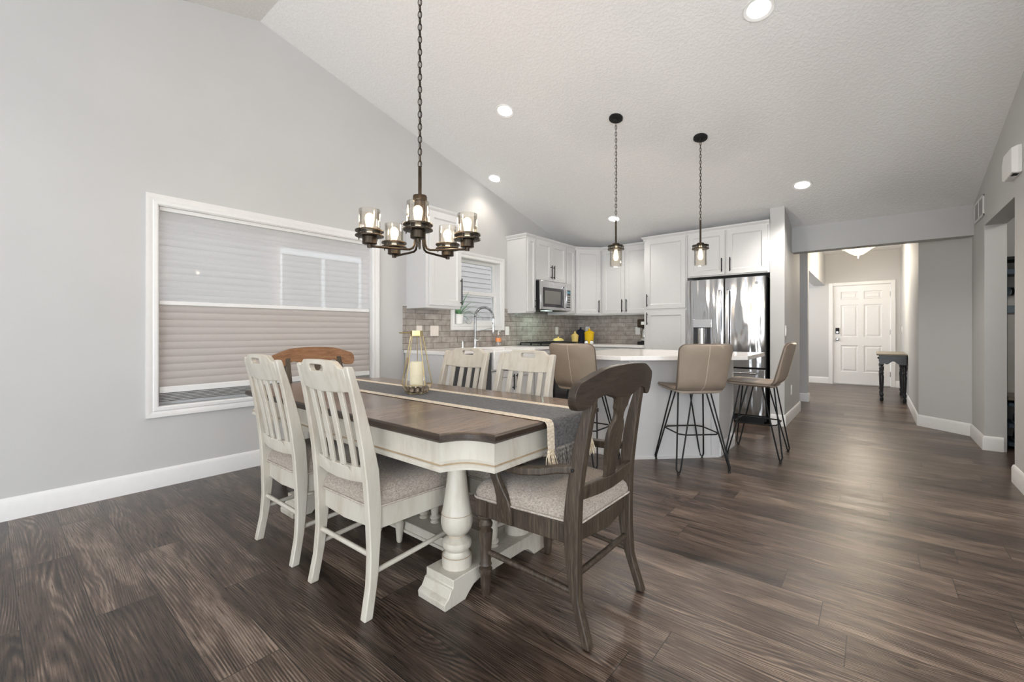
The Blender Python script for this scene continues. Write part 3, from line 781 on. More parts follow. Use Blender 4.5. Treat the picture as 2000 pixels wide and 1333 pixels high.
# ------------------------------------------------------------------ small kitchen things
# spring faucet
fa = empty('kitchen_faucet', (-3.76, 3.83, CT1), R90, 'chrome spring neck kitchen faucet behind the sink', 'faucet')
MB().lathe([(.026, 0), (.026, .012), (.016, .02), (.016, .11), (.012, .13)], (0,0,0), 18).build('base', M['chrome'], fa)
pth = [(0, 0, .12), (0, 0, .36)] + [(.165-.165*math.cos(PI*i/14), 0, .36+.135*math.sin(PI*i/14)) for i in range(1, 15)] + [(.33, 0, .30)]
MB().tube(pth, .008, 10).build('neck', M['chrome'], fa)
hx = []
tot = 44
def along(t):
    if t < .42: return Vector((0, 0, .13+t/.42*.23)), Vector((0,0,1))
    a = (t-.42)/.58*PI
    return Vector((.165-.165*math.cos(a), 0, .36+.135*math.sin(a))), Vector((math.sin(a), 0, math.cos(a)))
for i in range(tot*10+1):
    t = i/(tot*10); p, tg = along(t); a = 2*PI*tot*t
    nrm = Vector((tg.z, 0, -tg.x)); bi = Vector((0, 1, 0))
    hx.append(p + .0145*(nrm*math.cos(a)+bi*math.sin(a)))
MB().tube(hx, .0034, 5).build('spring', M['springsteel'], fa)
MB().lathe([(.016, 0), (.019, .03), (.014, .12), (.011, .14)], (.33, 0, .17), 16).build('spray_head', M['chrome'], fa)
MB().tube([(.0, 0, .20), (.31, 0, .235)], .005, 8).build('docking_arm', M['chrome'], fa)
MB().tube([(0, 0, .08), (.05, 0, .085), (.10, 0, .12)], [.011, .008, .006], 10).build('lever', M['chrome'], fa)
sd2 = empty('soap_pump', (-3.77, 3.63, CT1), R90, 'small chrome soap pump left of the faucet', 'soap dispenser')
MB().lathe([(.018, 0), (.018, .01), (.010, .015), (.010, .07)], (0,0,0), 16).build('base', M['chrome'], sd2)
MB().tube([(0,0,.07), (0,0,.085), (0,-.05,.08)], .008, 10).build('spout', M['chrome'], sd2)
ds = empty('soap_bottle', (-3.78, 4.28, CT1), R90, 'clear soap bottle with orange label right of the faucet', 'bottle')
MB().lathe([(.034, 0), (.036, .01), (.036, .13), (.02, .15), (.012, .155)], (0,0,0), 20).build('bottle', M['glass'], ds)
MB().lathe([(.0365, .06), (.0365, .11)], (0,0,0), 20).build('label', M['orange'], ds)
MB().tube([(0,0,.15), (0,0,.20), (.0,-.035,.20)], [.009, .006, .006], 10).build('pump', M['whiteceramic'], ds)
# aloe in a white pot on the window sill
pot = empty('potted_aloe', (WX-.02, 3.675, W2[2]+.004), 0, 'spiky green aloe in a white pot on the kitchen window sill', 'plant')
MB().lathe([(.045, 0), (.050, .004), (.062, .115), (.064, .12), (.056, .12), (.054, .10)], (0,0,0), 24).build('pot', M['whiteceramic'], pot)
MB().lathe([(.0, .098), (.055, .10)], (0,0,0), 20).build('soil', M['soil'], pot)
rnd = random.Random(3)
specs = [(95, .05, .27), (70, .12, .25), (60, .26, .12), (85, .30, .05), (110, .24, .02), (-75, .14, .02), (-95, .22, -.12), (-60, .17, .10), (40, .16, .16), (20, .20, .10), (-25, .2, .12), (80, .2, .16), (-100, .10, .14), (60, .13, -.06), (100, .33, .0)]
for a, out_, h in specs:
    a = math.radians(a); d = Vector((max(-.10, math.cos(a)*.6), math.sin(a), 0))
    if d.x < 0: d.x *= .3
    R = []
    for i in range(9):
        t = i/8
        p = d*(out_*1.35*t) + Vector((0, 0, .10+(h*1.25+.15)*t - .16*t*t*(1 if out_ > .11 else .3)))
        wv = Vector((-d.y, d.x, 0)).normalized()*(.016*(1-t)**.6+.0015); th = .005*(1-t)+.0008
        R.append([p-wv, p+Vector((0,0,-th)), p+wv, p+Vector((0,0,th*.3))])
    MB().rings(R).build('leaf', M['leaf'], pot)
gl = empty('glass_ornament', (WX-.03, 3.86, W2[2]+.004), 0, 'small round clear glass ornament beside the aloe pot', 'ornament')
MB().ball((0,0,.042), .042, 16, 12).build('globe', M['glass'], gl)
# canisters
def canister(label, loc, r, h, mat, top='lid'):
    e = empty('canister', loc, 0, label, 'canister', None)
    MB().lathe([(r*.78, 0), (r*.82, .004), (r*.98, h*.86), (r, h*.9), (r*1.02, h)], (0,0,0), 28).build('jar', M[mat], e)
    l = MB().lathe([(r*1.06, h), (r*1.08, h+.008), (r*.9, h+.022), (r*.45, h+.04), (r*.2, h+.045)], (0,0,0), 28).build('lid', M[mat], e)
    MB().ball((0,0,h+.06), .018).build('knob', M[mat], l)
canister('small cream yellow lidded canister, left of the three in the corner', (-3.627, 5.93, CT1), .057, .118, 'creamglaze')
canister('tall dark navy lidded canister behind the two yellow ones', (-3.661, 6.16, CT1), .068, .185, 'navy')
canister('large bright yellow lidded canister in the kitchen corner', (-3.399, 5.98, CT1), .073, .165, 'yellow')
# small blue and white shakers in front of the canisters
for i, (dx, dy) in enumerate(((0, 0), (.07, .035))):
    e = empty('salt_shaker', (-3.29+dx, 5.70+dy, CT1), 0, ('blue and white round shaker in front of the navy canister', 'blue and white round shaker in front of the yellow canister')[i], 'shaker')
    MB().ball((0,0,.028), .028, 14, 10).build('body', M['whiteceramic'], e); MB().lathe([(.012, .05), (.012, .058), (.006, .062)], (0,0,0), 12).build('cap', M['navy'], e)
bd = empty('covered_dish', (-3.56, 5.36, .94), R90, 'white lidded dish resting on the range grates', 'dish')
MB().lathe([(.06, 0), (.085, .012), (.09, .016)], (0,0,0), 24).build('plate', M['whiteceramic'], bd)
l = MB().lathe([(.08, .016), (.078, .032), (.05, .05), (.012, .055)], (0,0,0), 24).build('lid', M['creamglaze'], bd); MB().ball((0,0,.063), .012).build('knob', M['creamglaze'], l)
# coffee maker
cm_ = empty('coffee_maker', (-2.57, 6.18, CT1), 0, 'black and steel coffee maker against the pantry side', 'coffee maker')
MB().box(-.085, .09, -.12, .12, 0, .045).build('base', M['black'], cm_, bevel=.008)
MB().box(-.085, .09, .04, .12, .045, .36).build('tower', M['black'], cm_, bevel=.008)
MB().box(-.085, .09, -.12, .12, .25, .37).build('brew_head', M['bronze'], cm_, bevel=.01)
MB().box(-.025, .025, -.124, -.118, .29, .335).build('display', M['plastic'], cm_)
MB().lathe([(.05, .047), (.062, .07), (.058, .17), (.04, .215), (.045, .235)], (0,-.045,0), 20).build('carafe', M['steel'], cm_)
# outlet / switch plates
def wall_plate(name, label, c, n, w=.075, h=.118, slots='outlet', mat='plastic', cat='outlet'):
    rz = {'+x': R90, '-y': 0, '-x': -R90}[n]
    e = empty(name, c, rz, label, cat)
    MB().plate(rrect(w, h, .006), .006, lambda u, v, q: (u, -.004+q, v), grid=.2).build('plate', M[mat], e, bevel=.0015)
    if slots == 'outlet':
        for z in (-.022, .022): MB().plate(rrect(.034, .028, .008, cy=z), .003, lambda u, v, q: (u, -.008+q, v), grid=.2).build('socket', M[mat], e)
    else:
        for k in range(slots): MB().box(-.016+(k-(slots-1)/2)*.046, .016+(k-(slots-1)/2)*.046, -.011, -.006, -.033, .033).build('rocker', M[mat], e, bevel=.002)
tx = WX+.0125
wall_plate('wall_outlet', 'almond outlet on the tiles behind the lantern', (tx, 3.05, 1.10), '+x', mat='beigeplate')
wall_plate('light_switch', 'wide almond double switch plate on the tiles left of the sink window', (tx, 3.265, 1.10), '+x', w=.118, slots=2, mat='beigeplate', cat='switch')
wall_plate('wall_outlet', 'white outlet on the tiles right of the sink window', (tx, 4.545, 1.10), '+x')
wall_plate('wall_outlet', 'white outlet on the tiles right of the range', (tx, 5.76, 1.10), '+x')
wall_plate('wall_outlet', 'white outlet on the rear tiles behind the yellow canister', (-3.68, KY-.0125, 1.11), '-y')
wall_plate('wall_outlet', 'white outlet on the rear tiles beside the coffee maker', (-2.80, KY-.0125, 1.10), '-y')
wall_plate('light_switch', 'white light switch at the end of the refrigerator wall', (-.7895, 5.91, 1.10), '+x', slots=1, cat='switch')
wall_plate('wall_outlet', 'white outlet low on the refrigerator wall behind the stool', (-.7895, 6.363, .37), '+x')
wall_plate('light_switch', 'small white switch on the hall wall beyond the console table', (.3965, 10.6, 1.13), '-x', slots=1, cat='switch')

# ------------------------------------------------------------------ front door
dr_ = empty('door_1', (0, 11.25, 0)); dr_['kind'] = 'structure'
DX0, DX1 = -.653, .247
# six-panel slab
def panel_slab():
    b = MB(); w = DX1-DX0; t = .022; y0 = .02
    b.box(DX0, DX1, y0+.016, y0+.045, .02, 2.02)
    xs = [0, .125, .405, .495, .775, w]; zs = [.02, .26, .80, .97, 1.63, 1.74, 1.90, 2.02]
    for i in range(5):
        for j in range(7):
            xa, xb, za, zb = DX0+xs[i], DX0+xs[i+1], zs[j], zs[j+1]
            if i in (1, 3) and j in (1, 3, 5):
                R = []
                for o, y in ((0, 0), (.014, .012), (.03, .012), (.05, .003)):
                    R.append([(xa+o, y0+y-.001, za+o), (xb-o, y0+y-.001, za+o), (xb-o, y0+y-.001, zb-o), (xa+o, y0+y-.001, zb-o)])
                f = MB().rings(R, caps=False); b.add(f.v, f.f); b.add(R[-1], [(0,1,2,3)])
            else:
                b.add([(xa, y0-.001, za), (xb, y0-.001, za), (xb, y0-.001, zb), (xa, y0-.001, zb)], [(0,1,2,3)])
    return b
panel_slab().build('door_panel', M['trim'], dr_, smooth=20)
tr = MB()
tr.box(DX0-.075, DX0-.006, -.018, .0, 0, 2.09); tr.box(DX1+.006, DX1+.075, -.018, .0, 0, 2.09); tr.box(DX0-.006, DX1+.006, -.018, .0, 2.03, 2.09)
tr.box(DX0-.01, DX0-.002, 0, .12, 0, 2.03); tr.box(DX1+.002, DX1+.01, 0, .12, 0, 2.03); tr.box(DX0-.002, DX1+.002, 0, .12, 2.022, 2.03)
tr.build('door_casing', M['trim'], dr_, bevel=.003)
MB().box(DX0, DX1, -.03, .12, 0, .018).build('threshold', M['ventdark'], dr_, bevel=.003)
Mx = Matrix.Rotation(PI/2, 3, 'X')
MB().lathe([(.03, 0), (.03, .006), (.012, .012), (.012, .03), (.028, .042), (.03, .055), (.018, .066)], (DX0+.07, .018, .925), 18, Mx).build('knob', M['steel'], dr_)
kl = MB().box(DX0+.038, DX0+.102, -.006, .019, 1.04, 1.16).build('keypad_lock', M['black'], dr_, bevel=.006)
MB().lathe([(.024, 0), (.024, .016), (.02, .02)], (DX0+.07, -.006, 1.07), 16, Mx).build('lock_knob', M['steel'], kl)
for z in (.25, 1.07, 1.82): MB().tube([(DX1+.002, .008, z-.05), (DX1+.002, .008, z+.05)], .008, 8).build('hinge', M['steel'], dr_)

# hall ceiling light
hl = empty('flush_ceiling_light', (-.2, 9.2, 2.69), 0, 'glowing glass bowl flush ceiling light in the entry hall', 'ceiling light')
MB().lathe([(.07, -.002), (.07, -.02), (.02, -.03), (.012, -.03), (.012, -.33)], (0,0,0), 20).build('canopy', M['steel'], hl)
MB().lathe([(.225, -.215), (.23, -.22), (.18, -.245), (.12, -.295), (.06, -.335), (.012, -.345), (.0, -.343), (.055, -.325), (.115, -.285), (.175, -.235), (.22, -.215)], (0,0,0), 32).build('glass_bowl', M['bowl'], hl)
MB().lathe([(.018, -.345), (.02, -.355), (.008, -.37), (.012, -.385), (.003, -.395)], (0,0,0), 14).build('finial', M['chrome'], hl)

# console table
ctb = empty('console_table', (.23, 9.35, 0), 0, 'small black console table with turned legs and wood top near the front door', 'table')
MB().box(-.20, .16, -.42, .68, .715, .74).build('tabletop', M['driftwood'], ctb, bevel=.006)
ap = MB()
sca = [(-.155+.31*i/24, .60+.025*math.cos(2*PI*i/12)*(1 if 2 < i < 22 else 1)) for i in range(25)]
ap.prism(sca+[(.155, .715), (-.155, .715)], 'y', -.385, -.365); ap.prism(sca+[(.155, .715), (-.155, .715)], 'y', .625, .645)
ap.box(-.16, -.145, -.385, .645, .58, .715); ap.box(.135, .15, -.385, .645, .58, .715)
ap.build('apron', M['blackpaint'], ctb)
MB().ball((-.175, .12, .65), .014).build('knob', M['black'], ctb)
lp = [(.018, 0), (.024, .01), (.024, .05), (.016, .06), (.027, .09), (.027, .11), (.018, .13), (.022, .15), (.028, .32), (.030, .38), (.022, .42), (.029, .44), (.022, .46), (.030, .50), (.030, .53), (.02, .55), (.028, .565), (.028, .575)]
for sx in (-.138, .13):
    for sy in (-.36, .62):
        lg = MB().lathe(lp, (sx, sy, 0), 16); lg.box(sx-.028, sx+.02 if sx > 0 else sx+.028, sy-.028, sy+.028, .575, .715); lg.build('leg', M['blackpaint'], ctb, smooth=35)

# ------------------------------------------------------------------ right wall fittings
vt = empty('wall_vent', (RX, 5.90, 0), -R90, 'white two panel return air vent high on the right wall', 'vent')
# local x runs toward camera (-Y world) with rz=-90
b = MB(); z0, z1 = 2.165, 2.365
b.box(-.43, .02, -.012, 0, z0, z0+.022); b.box(-.43, .02, -.012, 0, z1-.022, z1); b.box(-.43, -.408, -.012, 0, z0, z1); b.box(-.002, .02, -.012, 0, z0, z1); b.box(-.215, -.195, -.012, 0, z0, z1)
b.build('frame', M['trim'], vt, bevel=.003)
b = MB()
for xa, xb in ((-.408, -.215), (-.195, -.002)):
    x = xa+.012
    while x < xb-.006: b.box(x-.0035, x+.0035, -.009, -.002, z0+.022, z1-.022); x += .0135
    for k in range(4): b.box(xa, xb, -.008, -.003, z0+.05+.035*k, z0+.056+.035*k)
b.build('grille', M['ventdark'], vt, smooth=0)
MB().box(-.41, .0, -.0015, 0, z0+.02, z1-.02).build('duct_back', M['black'], vt, smooth=0)
cb = empty('door_chime', (RX, 4.70, 2.30), -R90, 'white chamfered door chime box on the right wall above the opening', 'door chime')
R = []
for o, y in ((.0, 0), (.0, -.02), (.018, -.05)):
    R.append([(-.165+o, y, -.085), (-.10+o, y, -.105), (.16-o, y, -.105+o*.5), (.16-o, y, .085-o*.5), (-.10, y, .095-o*.5), (-.165+o, y, .03)])
MB().rings(R).build('cover', M['plastic'], cb, bevel=.004, smooth=20)
b = MB()
for k in range(3): b.box(.07+.022*k, .083+.022*k, -.04, -.012, -.108, -.103)
b.build('slots', M['black'], cb, smooth=0)

# mudroom locker seen through the opening
lk = empty('mudroom_locker', (.927, 6.06, 0), 0, 'slate blue mudroom locker bench with hooks seen through the right opening', 'locker')
LW, LD, LH = 1.2, .42, 1.77
b = MB(); b.box(0, .028, 0, LD, 0, LH-.06); b.box(LW-.035, LW, 0, LD, 0, LH-.06); b.build('side_panel', M['bluepaint'], lk, bevel=.003)
b = MB(); b.box(.035, LW-.035, LD-.02, LD, .05, LH)
b.build('back_panel', M['beadboard'], lk, smooth=0)
MB().box(-.01, LW+.01, .1, LD, LH-.0, LH+.03).build('top_cap', M['black'], lk, bevel=.003)
MB().box(.035, LW-.035, .12, LD-.02, LH-.135, LH-.085).build('shelf', M['bluepaint'], lk, bevel=.003)
MB().box(.035, LW-.035, LD-.045, LD-.02, LH-.32, LH-.24).build('hook_rail', M['bluegrey'], lk, bevel=.003)
MB().box(.035, LW-.035, LD-.045, LD-.02, LH-.495, LH-.42).build('lower_rail', M['bluegrey'], lk, bevel=.003)
for k in range(5):
    x = .115+.2*k
    MB().tube([(x, LD-.045, LH-.255), (x, LD-.10, LH-.26), (x, LD-.115, LH-.28), (x, LD-.10, LH-.31), (x, LD-.06, LH-.315)], .009, 8).build('hook', M['black'], lk)
MB().box(.03, LW-.03, -.01, LD, .455, .49).build('bench_top', M['driftwood'], lk, bevel=.004)
b = MB()
for z in (.40, .20, .03): b.box(.035, LW-.035, 0, LD-.02, z, z+.03)
b.box(LW/2-.015, LW/2+.015, 0, LD-.02, .03, .455)
b.build('cubby_shelves', M['bluepaint'], lk, bevel=.002)
for i, (x, z) in enumerate(((.13, .231), (.13, .061))):
    for k in range(2):
        e = empty('shoe', (.952+x-.03+k*.11, 6.20, z), 0, ('navy canvas shoe, %s of the pair on the upper cubby shelf', 'navy canvas shoe, %s of the pair on the lowest cubby shelf')[i] % ('outer', 'inner')[k], 'shoe', 'shoes in the mudroom locker')
        R = []
        for j in range(9):
            t = j/8; y = -.12+.25*t; w = .034*(math.sin(PI*(.12+.76*t)))**.5; h = .04+.055*max(0, (t-.35)/.65)**.8 if t > .35 else .04*(.55+.45*t/.35)
            R.append([(-w, y, .0), (w, y, 0), (w*.9, y, h*.6), (w*.4, y, h), (-w*.4, y, h), (-w*.9, y, h*.6)])
        MB().rings(R).build('upper', M['shoe'], e, smooth=60)
        MB().plate([(p[0]*1.0, p[1]) for p in rrect(.074, .262, .034, cy=.005)], .012, lambda u, v, w_: (u, v, .006+w_), grid=.1).build('sole', M['plastic'], e)

# ------------------------------------------------------------------ dining table
TX0, TX1, TY0, TY1, TZ = -3.065, -.996, .997, 1.955, .742
tbl = empty('dining_table', ((TX0+TX1)/2, 1.49, 0), 0, 'long trestle dining table with dark plank top and antique white base', 'table')
HX, HY = (TX1-TX0)/2, (TY1-TY0)/2
def scoop(hx, hy, a, b, n=10):
    """rectangle with concave scooped corners"""
    pts = []
    for sx, sy in ((1, 1), (-1, 1), (-1, -1), (1, -1)):
        seq = []
        for i in range(n+1):
            t = i/n*PI/2
            # concave bow between (hx, hy-b) and (hx-a, hy), centred near the outer corner
            u = hx - a*.98*(math.sin(t)) if False else None
            p0 = Vector((hx, hy-b)); p1 = Vector((hx-a, hy)); m = p0.lerp(p1, i/n)
            bow = math.sin(PI*i/n)*.038
            nrm = Vector((-1, -1)).normalized()
            q = m + nrm*bow
            seq.append((sx*q.x, sy*q.y))
        if sx*sy < 0: seq = seq[::-1]
        pts += seq
    return pts
def layer(sub, z): return [(x, y, z) for x, y in sub]
oy = 1.476-1.49
def off(P): return [(x, y+oy) for x, y in P]
o0 = off(scoop(HX, HY, .155, .115)); 
R = [layer(off(scoop(HX-.014, HY-.014, .155, .115)), TZ-.034), layer(off(scoop(HX-.004, HY-.004, .155, .115)), TZ-.026), layer(o0, TZ-.022), layer(o0, TZ-.006), layer(off(scoop(HX-.006, HY-.006, .155, .115)), TZ-.001), layer(off(scoop(HX-.012, HY-.012, .155, .115)), TZ-.0005)]
MB().rings(R, caps=True).build('top_edge', M['topedge'], tbl, smooth=30)
MB().plate(off(scoop(HX-.011, HY-.011, .155, .115)), .006, lambda u, v, w: (u, v, TZ-.003+w), grid=.2).build('tabletop', M['top'], tbl, smooth=0)
# apron follows the scoops with a bead along its bottom
i0, i1 = .035, .055
def ap_ring(ins, z): return layer(off(scoop(HX-ins, HY-ins, .155, .115)), z)
R = [ap_ring(.06, TZ-.034), ap_ring(.038, TZ-.034), ap_ring(.038, .632), ap_ring(.034, .628), ap_ring(.030, .622), ap_ring(.034, .614), ap_ring(.028, .606), ap_ring(.028, .598), ap_ring(.06, .598)]
MB().rings(R, caps=False, closed=True).build('apron', M['antique'], tbl, smooth=25)
M['glaze'] = wood('tan_glaze_line', [(.24,.16,.085), (.36,.26,.15), (.44,.33,.21)], 'X', 1., .45, .05, 6)
pts_ = ap_ring(.0305, .6225)
MB().tube(pts_, .0028, 6, closed=True).build('apron_bead', M['glaze'], tbl)
sp = MB()
for x in (-.34, .34):
    for sy in (-1, 1):
        sp.box(x-.010, x+.010, oy+sy*(HY-.036)-.006, oy+sy*(HY-.036)+.006, .612, TZ-.034)
sp.build('leaf_joint', M['antique'], tbl, bevel=.003)
ra = MB()
for y in (-.16, .16): ra.box(-HX+.12, HX-.12, y-.03, y+.03, .63, .69)
for x in (-.66, .66): ra.box(x-.05, x+.05, -.36, .36, .57, .63)
ra.build('under_rail', M['greywood'], tbl, bevel=.004)
colp = [(.062, .105), (.063, .115), (.063, .150), (.052, .158), (.048, .172), (.060, .184), (.063, .197), (.060, .211), (.047, .220), (.036, .228), (.036, .236), (.050, .245), (.062, .262), (.0675, .285), (.0675, .305), (.0640, .325), (.0655, .327), (.0635, .331), (.056, .37), (.046, .44), (.0385, .505), (.036, .525), (.043, .528), (.0445, .535), (.043, .542), (.036, .545), (.036, .552), (.041, .565), (.042, .60)]
FX = .66
for sx in (-1, 1):
    for y in (1.285-1.49, 1.69-1.49):
        cl_ = MB().lathe(colp, (sx*FX, y, 0), 36).build('column', M['antique'], tbl, smooth=40)
        for r_, z_ in ((.0655, .327), (.0435, .5285), (.0365, .232), (.063, .1525)): MB().tube([(sx*FX+r_*math.cos(2*PI*k/36), y+r_*math.sin(2*PI*k/36), z_) for k in range(36)], .0011, 5, closed=True).build('glaze_line', M['glaze'], cl_)
    # sledge foot: profile along Y with ogee ends
    half = [(.345, 0), (.348, .026), (.340, .034), (.328, .040), (.318, .056), (.312, .070), (.302, .074), (.302, .105)]
    under = [(.13, 0), (.19, 0)] 
    prof = [(y, z) for y, z in half[::-1]]
    prof += [(.235, 0), (.215, .02), (.185, .042), (.15, .05)]
    full = [( y, z) for y, z in prof] + [(-y, z) for y, z in prof[::-1]]
    MB().prism(full, 'x', sx*FX-.083, sx*FX+.083).build('foot', M['antique'], tbl, bevel=.0025, smooth=30)
st_ = MB(); st_.box(-FX+.08, FX-.08, -.085, .085, .055, .100); st_.box(-FX+.08, FX-.08, -.095, .095, .045, .060)
st_.build('stretcher_board', M['antique'], tbl, bevel=.004)

# runner with fringe
RY0, RY1 = 1.400, 1.745
rn = empty('table_runner', (-2.02, (RY0+RY1)/2, TZ), 0, 'charcoal woven table runner with cream borders and tasselled ends', 'table runner')
def run_path(lift):
    xr, xl = TX1+2.02, TX0+2.02
    P = [(xl-.012-lift, -.115), (xl-.012-lift, -.02), (xl-.006, -.002+lift*.5), (xl+.012, .001+lift)]
    n = 24
    for i in range(1, n): P.append((xl+.012+(xr-xl-.024)*i/n, .001+lift))
    P += [(xr-.012, .001+lift), (xr+.004, -.001+lift*.5), (xr+.011+lift, -.012), (xr+.013+lift, -.03), (xr+.016+lift, -.115)]
    return P
def ribbon(y0, y1, name, mat, parent, lift, sag=0):
    P = run_path(lift); R = []
    top = [(x, z+.0016) for x, z in P]
    for x, z in P:
        R.append([(x, y0, z+sag), (x, y1, z+sag), (x, y1, z+.0018), (x, y0, z+.0018)])
    # outward thickness on the hanging ends
    for i in list(range(2))+list(range(len(P)-2, len(P))):
        x, z = P[i]; s_x = -1 if i < 3 else 1
        R[i] = [(x, y0, z), (x, y1, z), (x+s_x*.0018, y1, z), (x+s_x*.0018, y0, z)]
    return MB().rings(R).build(name, M[mat], parent, smooth=50)
hw_ = (RY1-RY0)/2
ribbon(-hw_+.040, hw_-.040, 'centre_panel', 'charcoal', rn, .0005)
ribbon(-hw_, -hw_+.046, 'border', 'cream', rn, .0012); ribbon(hw_-.046, hw_, 'border', 'cream', rn, .0012)
rf = random.Random(5)
def fringe(end, ya_, yb_, name, mat):
    b = MB()
    xe = (TX1+2.02+.018) if end > 0 else (TX0+2.02-.014)
    y = ya_
    b.tube([(xe, ya_-.004, -.116), (xe, yb_+.004, -.116)], .003, 5)
    while y < yb_:
        b.ball((xe, y, -.117), (.006, .006, .008), 6, 5)
        for k in range(6):
            dx, dy = rf.uniform(-.008, .010), rf.uniform(-.011, .011)
            b.tube([(xe, y, -.118), (xe+dx*.7, y+dy*.9, -.142), (xe+dx*1.5+.006, y+dy*1.6, -.176-rf.uniform(0, .016))], [.0027, .0024, .0012], 4)
        y += .0105
    return b.build(name, M[mat], rn, smooth=50)
for end in (-1, 1):
    fringe(end, -hw_+.004, -hw_+.040, 'tassel', 'fringe'); fringe(end, hw_-.040, hw_-.004, 'tassel', 'fringe')
    fringe(end, -hw_+.048, hw_-.048, 'fringe', 'fringedark')

# geometric lantern with candle and stones
lt = empty('lantern', (-1.995, 1.56, TZ+.0035), math.radians(20), 'brass framed geometric glass lantern on the table runner', 'lantern')
def sq(h, z, n=4, rot=45): return [(h*math.cos(math.radians(rot+360*k/n)), h*math.sin(math.radians(rot+360*k/n)), z) for k in range(n)]
NS = 5
Bq, Sq, Tq = sq(.062, .004, NS), sq(.088, .052, NS), sq(.036, .325, NS)
b = MB()
for L_ in (Bq, Sq, Tq): b.tube(L_ , .0022, 6, closed=True)
for k in range(NS):
    b.tube([Bq[k], Sq[k]], .0022, 6); b.tube([Sq[k], Tq[k]], .0026, 6)
b.build('frame', M['brass'], lt)
MB().rings([[(x*1.02, y*1.02, z) for x, y, z in Tq], [(x*1.02, y*1.02, z+.030) for x, y, z in Tq]], caps=False).build('collar', M['brass'], lt, smooth=0)
MB().tube([(.036*math.cos(2*PI*k/20)-.075, .036*math.sin(2*PI*k/20)*.5, .343+.0*k) for k in range(20)], .004, 6, closed=True).build('hinged_ring', M['brass'], lt)
b = MB()
for P, Q in ((Bq, Sq), (Sq, Tq)):
    for k in range(NS): b.add([P[k], P[(k+1) % NS], Q[(k+1) % NS], Q[k]], [(0,1,2,3)])
b.add(Bq, [tuple(range(NS))])
b.build('glass_panes', M['glass'], lt, smooth=0)
cd = empty('pillar_candle', (-1.995, 1.56, TZ+.046), 0, 'ivory pillar candle standing inside the glass lantern', 'candle')
MB().lathe([(.036, 0), (.0375, .003), (.0375, .132), (.035, .137), (.030, .134), (.012, .122), (0, .121)], (0,0,0), 28).build('wax', M['wax'], cd)
MB().tube([(0,0,.12), (.001,0,.135)], .0012, 6).build('wick', M['black'], cd)
rs = random.Random(11)
for k in range(18):
    ring = k < 11
    a = 2*PI*k/11 if ring else 2*PI*(k-11)/7+.3
    rr_ = .056 if ring else .030; zz = .022 if ring else .018
    s = (rs.uniform(.010, .013), rs.uniform(.013, .0165), rs.uniform(.010, .014))
    o = MB().ball((0,0,0), s, 10, 8).build('river_stone', M['stone'])
    o.location = (-1.995+rr_*math.cos(a), 1.56+rr_*math.sin(a), TZ+.0045+zz); o.rotation_euler = (rs.uniform(0, .6), rs.uniform(0, .6), rs.uniform(0, 3))
    tag(o, 'brown polished stone in the bottom of the lantern', 'stone', 'stones in the lantern base')

# ------------------------------------------------------------------ white slat-back chairs
PB = [(-.246,0),(-.222,.125),(-.215,.236),(-.219,.369),(-.227,.502),(-.241,.628),(-.261,.752),(-.282,.866),(-.304,.957)]
PF = [(-.21,0),(-.182,.152),(-.167,.307),(-.162,.412),(-.172,.559),(-.202,.698),(-.246,.862),(-.276,.951)]
PBz = [(z, y) for y, z in PB]; PFz = [(z, y) for y, z in PF]
def cushion(wb, wf, y0, y1, z0, z1, parent, mat, crown_=.5):
    """upholstered seat: trapezoid plan, rounded edges, domed top"""
    def ring(ins, z, rad):
        pts = []
        for sx, y, w in ((1, y1, wf), (-1, y1, wf), (-1, y0, wb), (1, y0, wb)):
            sy = 1 if y == y1 else -1
            cx, cy = sx*(w/2-ins-rad), y-sy*(ins+rad)
            a0 = {(1,1): 0, (-1,1): 90, (-1,-1): 180, (1,-1): 270}[(sx, sy)]
            for i in range(6):
                a = math.radians(a0+90*i/5); pts.append((cx+rad*math.cos(a), cy+rad*math.sin(a), z))
        return pts
    h = z1-z0
    L = [(.012, z0, .03), (.002, z0+h*.12, .035), (0, z0+h*.3, .035), (.004, z0+h*.5, .04), (.018, z0+h*.72, .045), (.045, z0+h*.88, .05), (.09, z0+h*.97, .05), (.14, z1, .04)]
    o = MB().rings([ring(*a) for a in L]).build('seat', M[mat], parent, smooth=60)
    MB().tube([(x, y, z0+.014) for x, y, z in ring(-.002, z0, .035)], .0045, 6, closed=True).build('piping', M['seatpipe'], o)
    return o
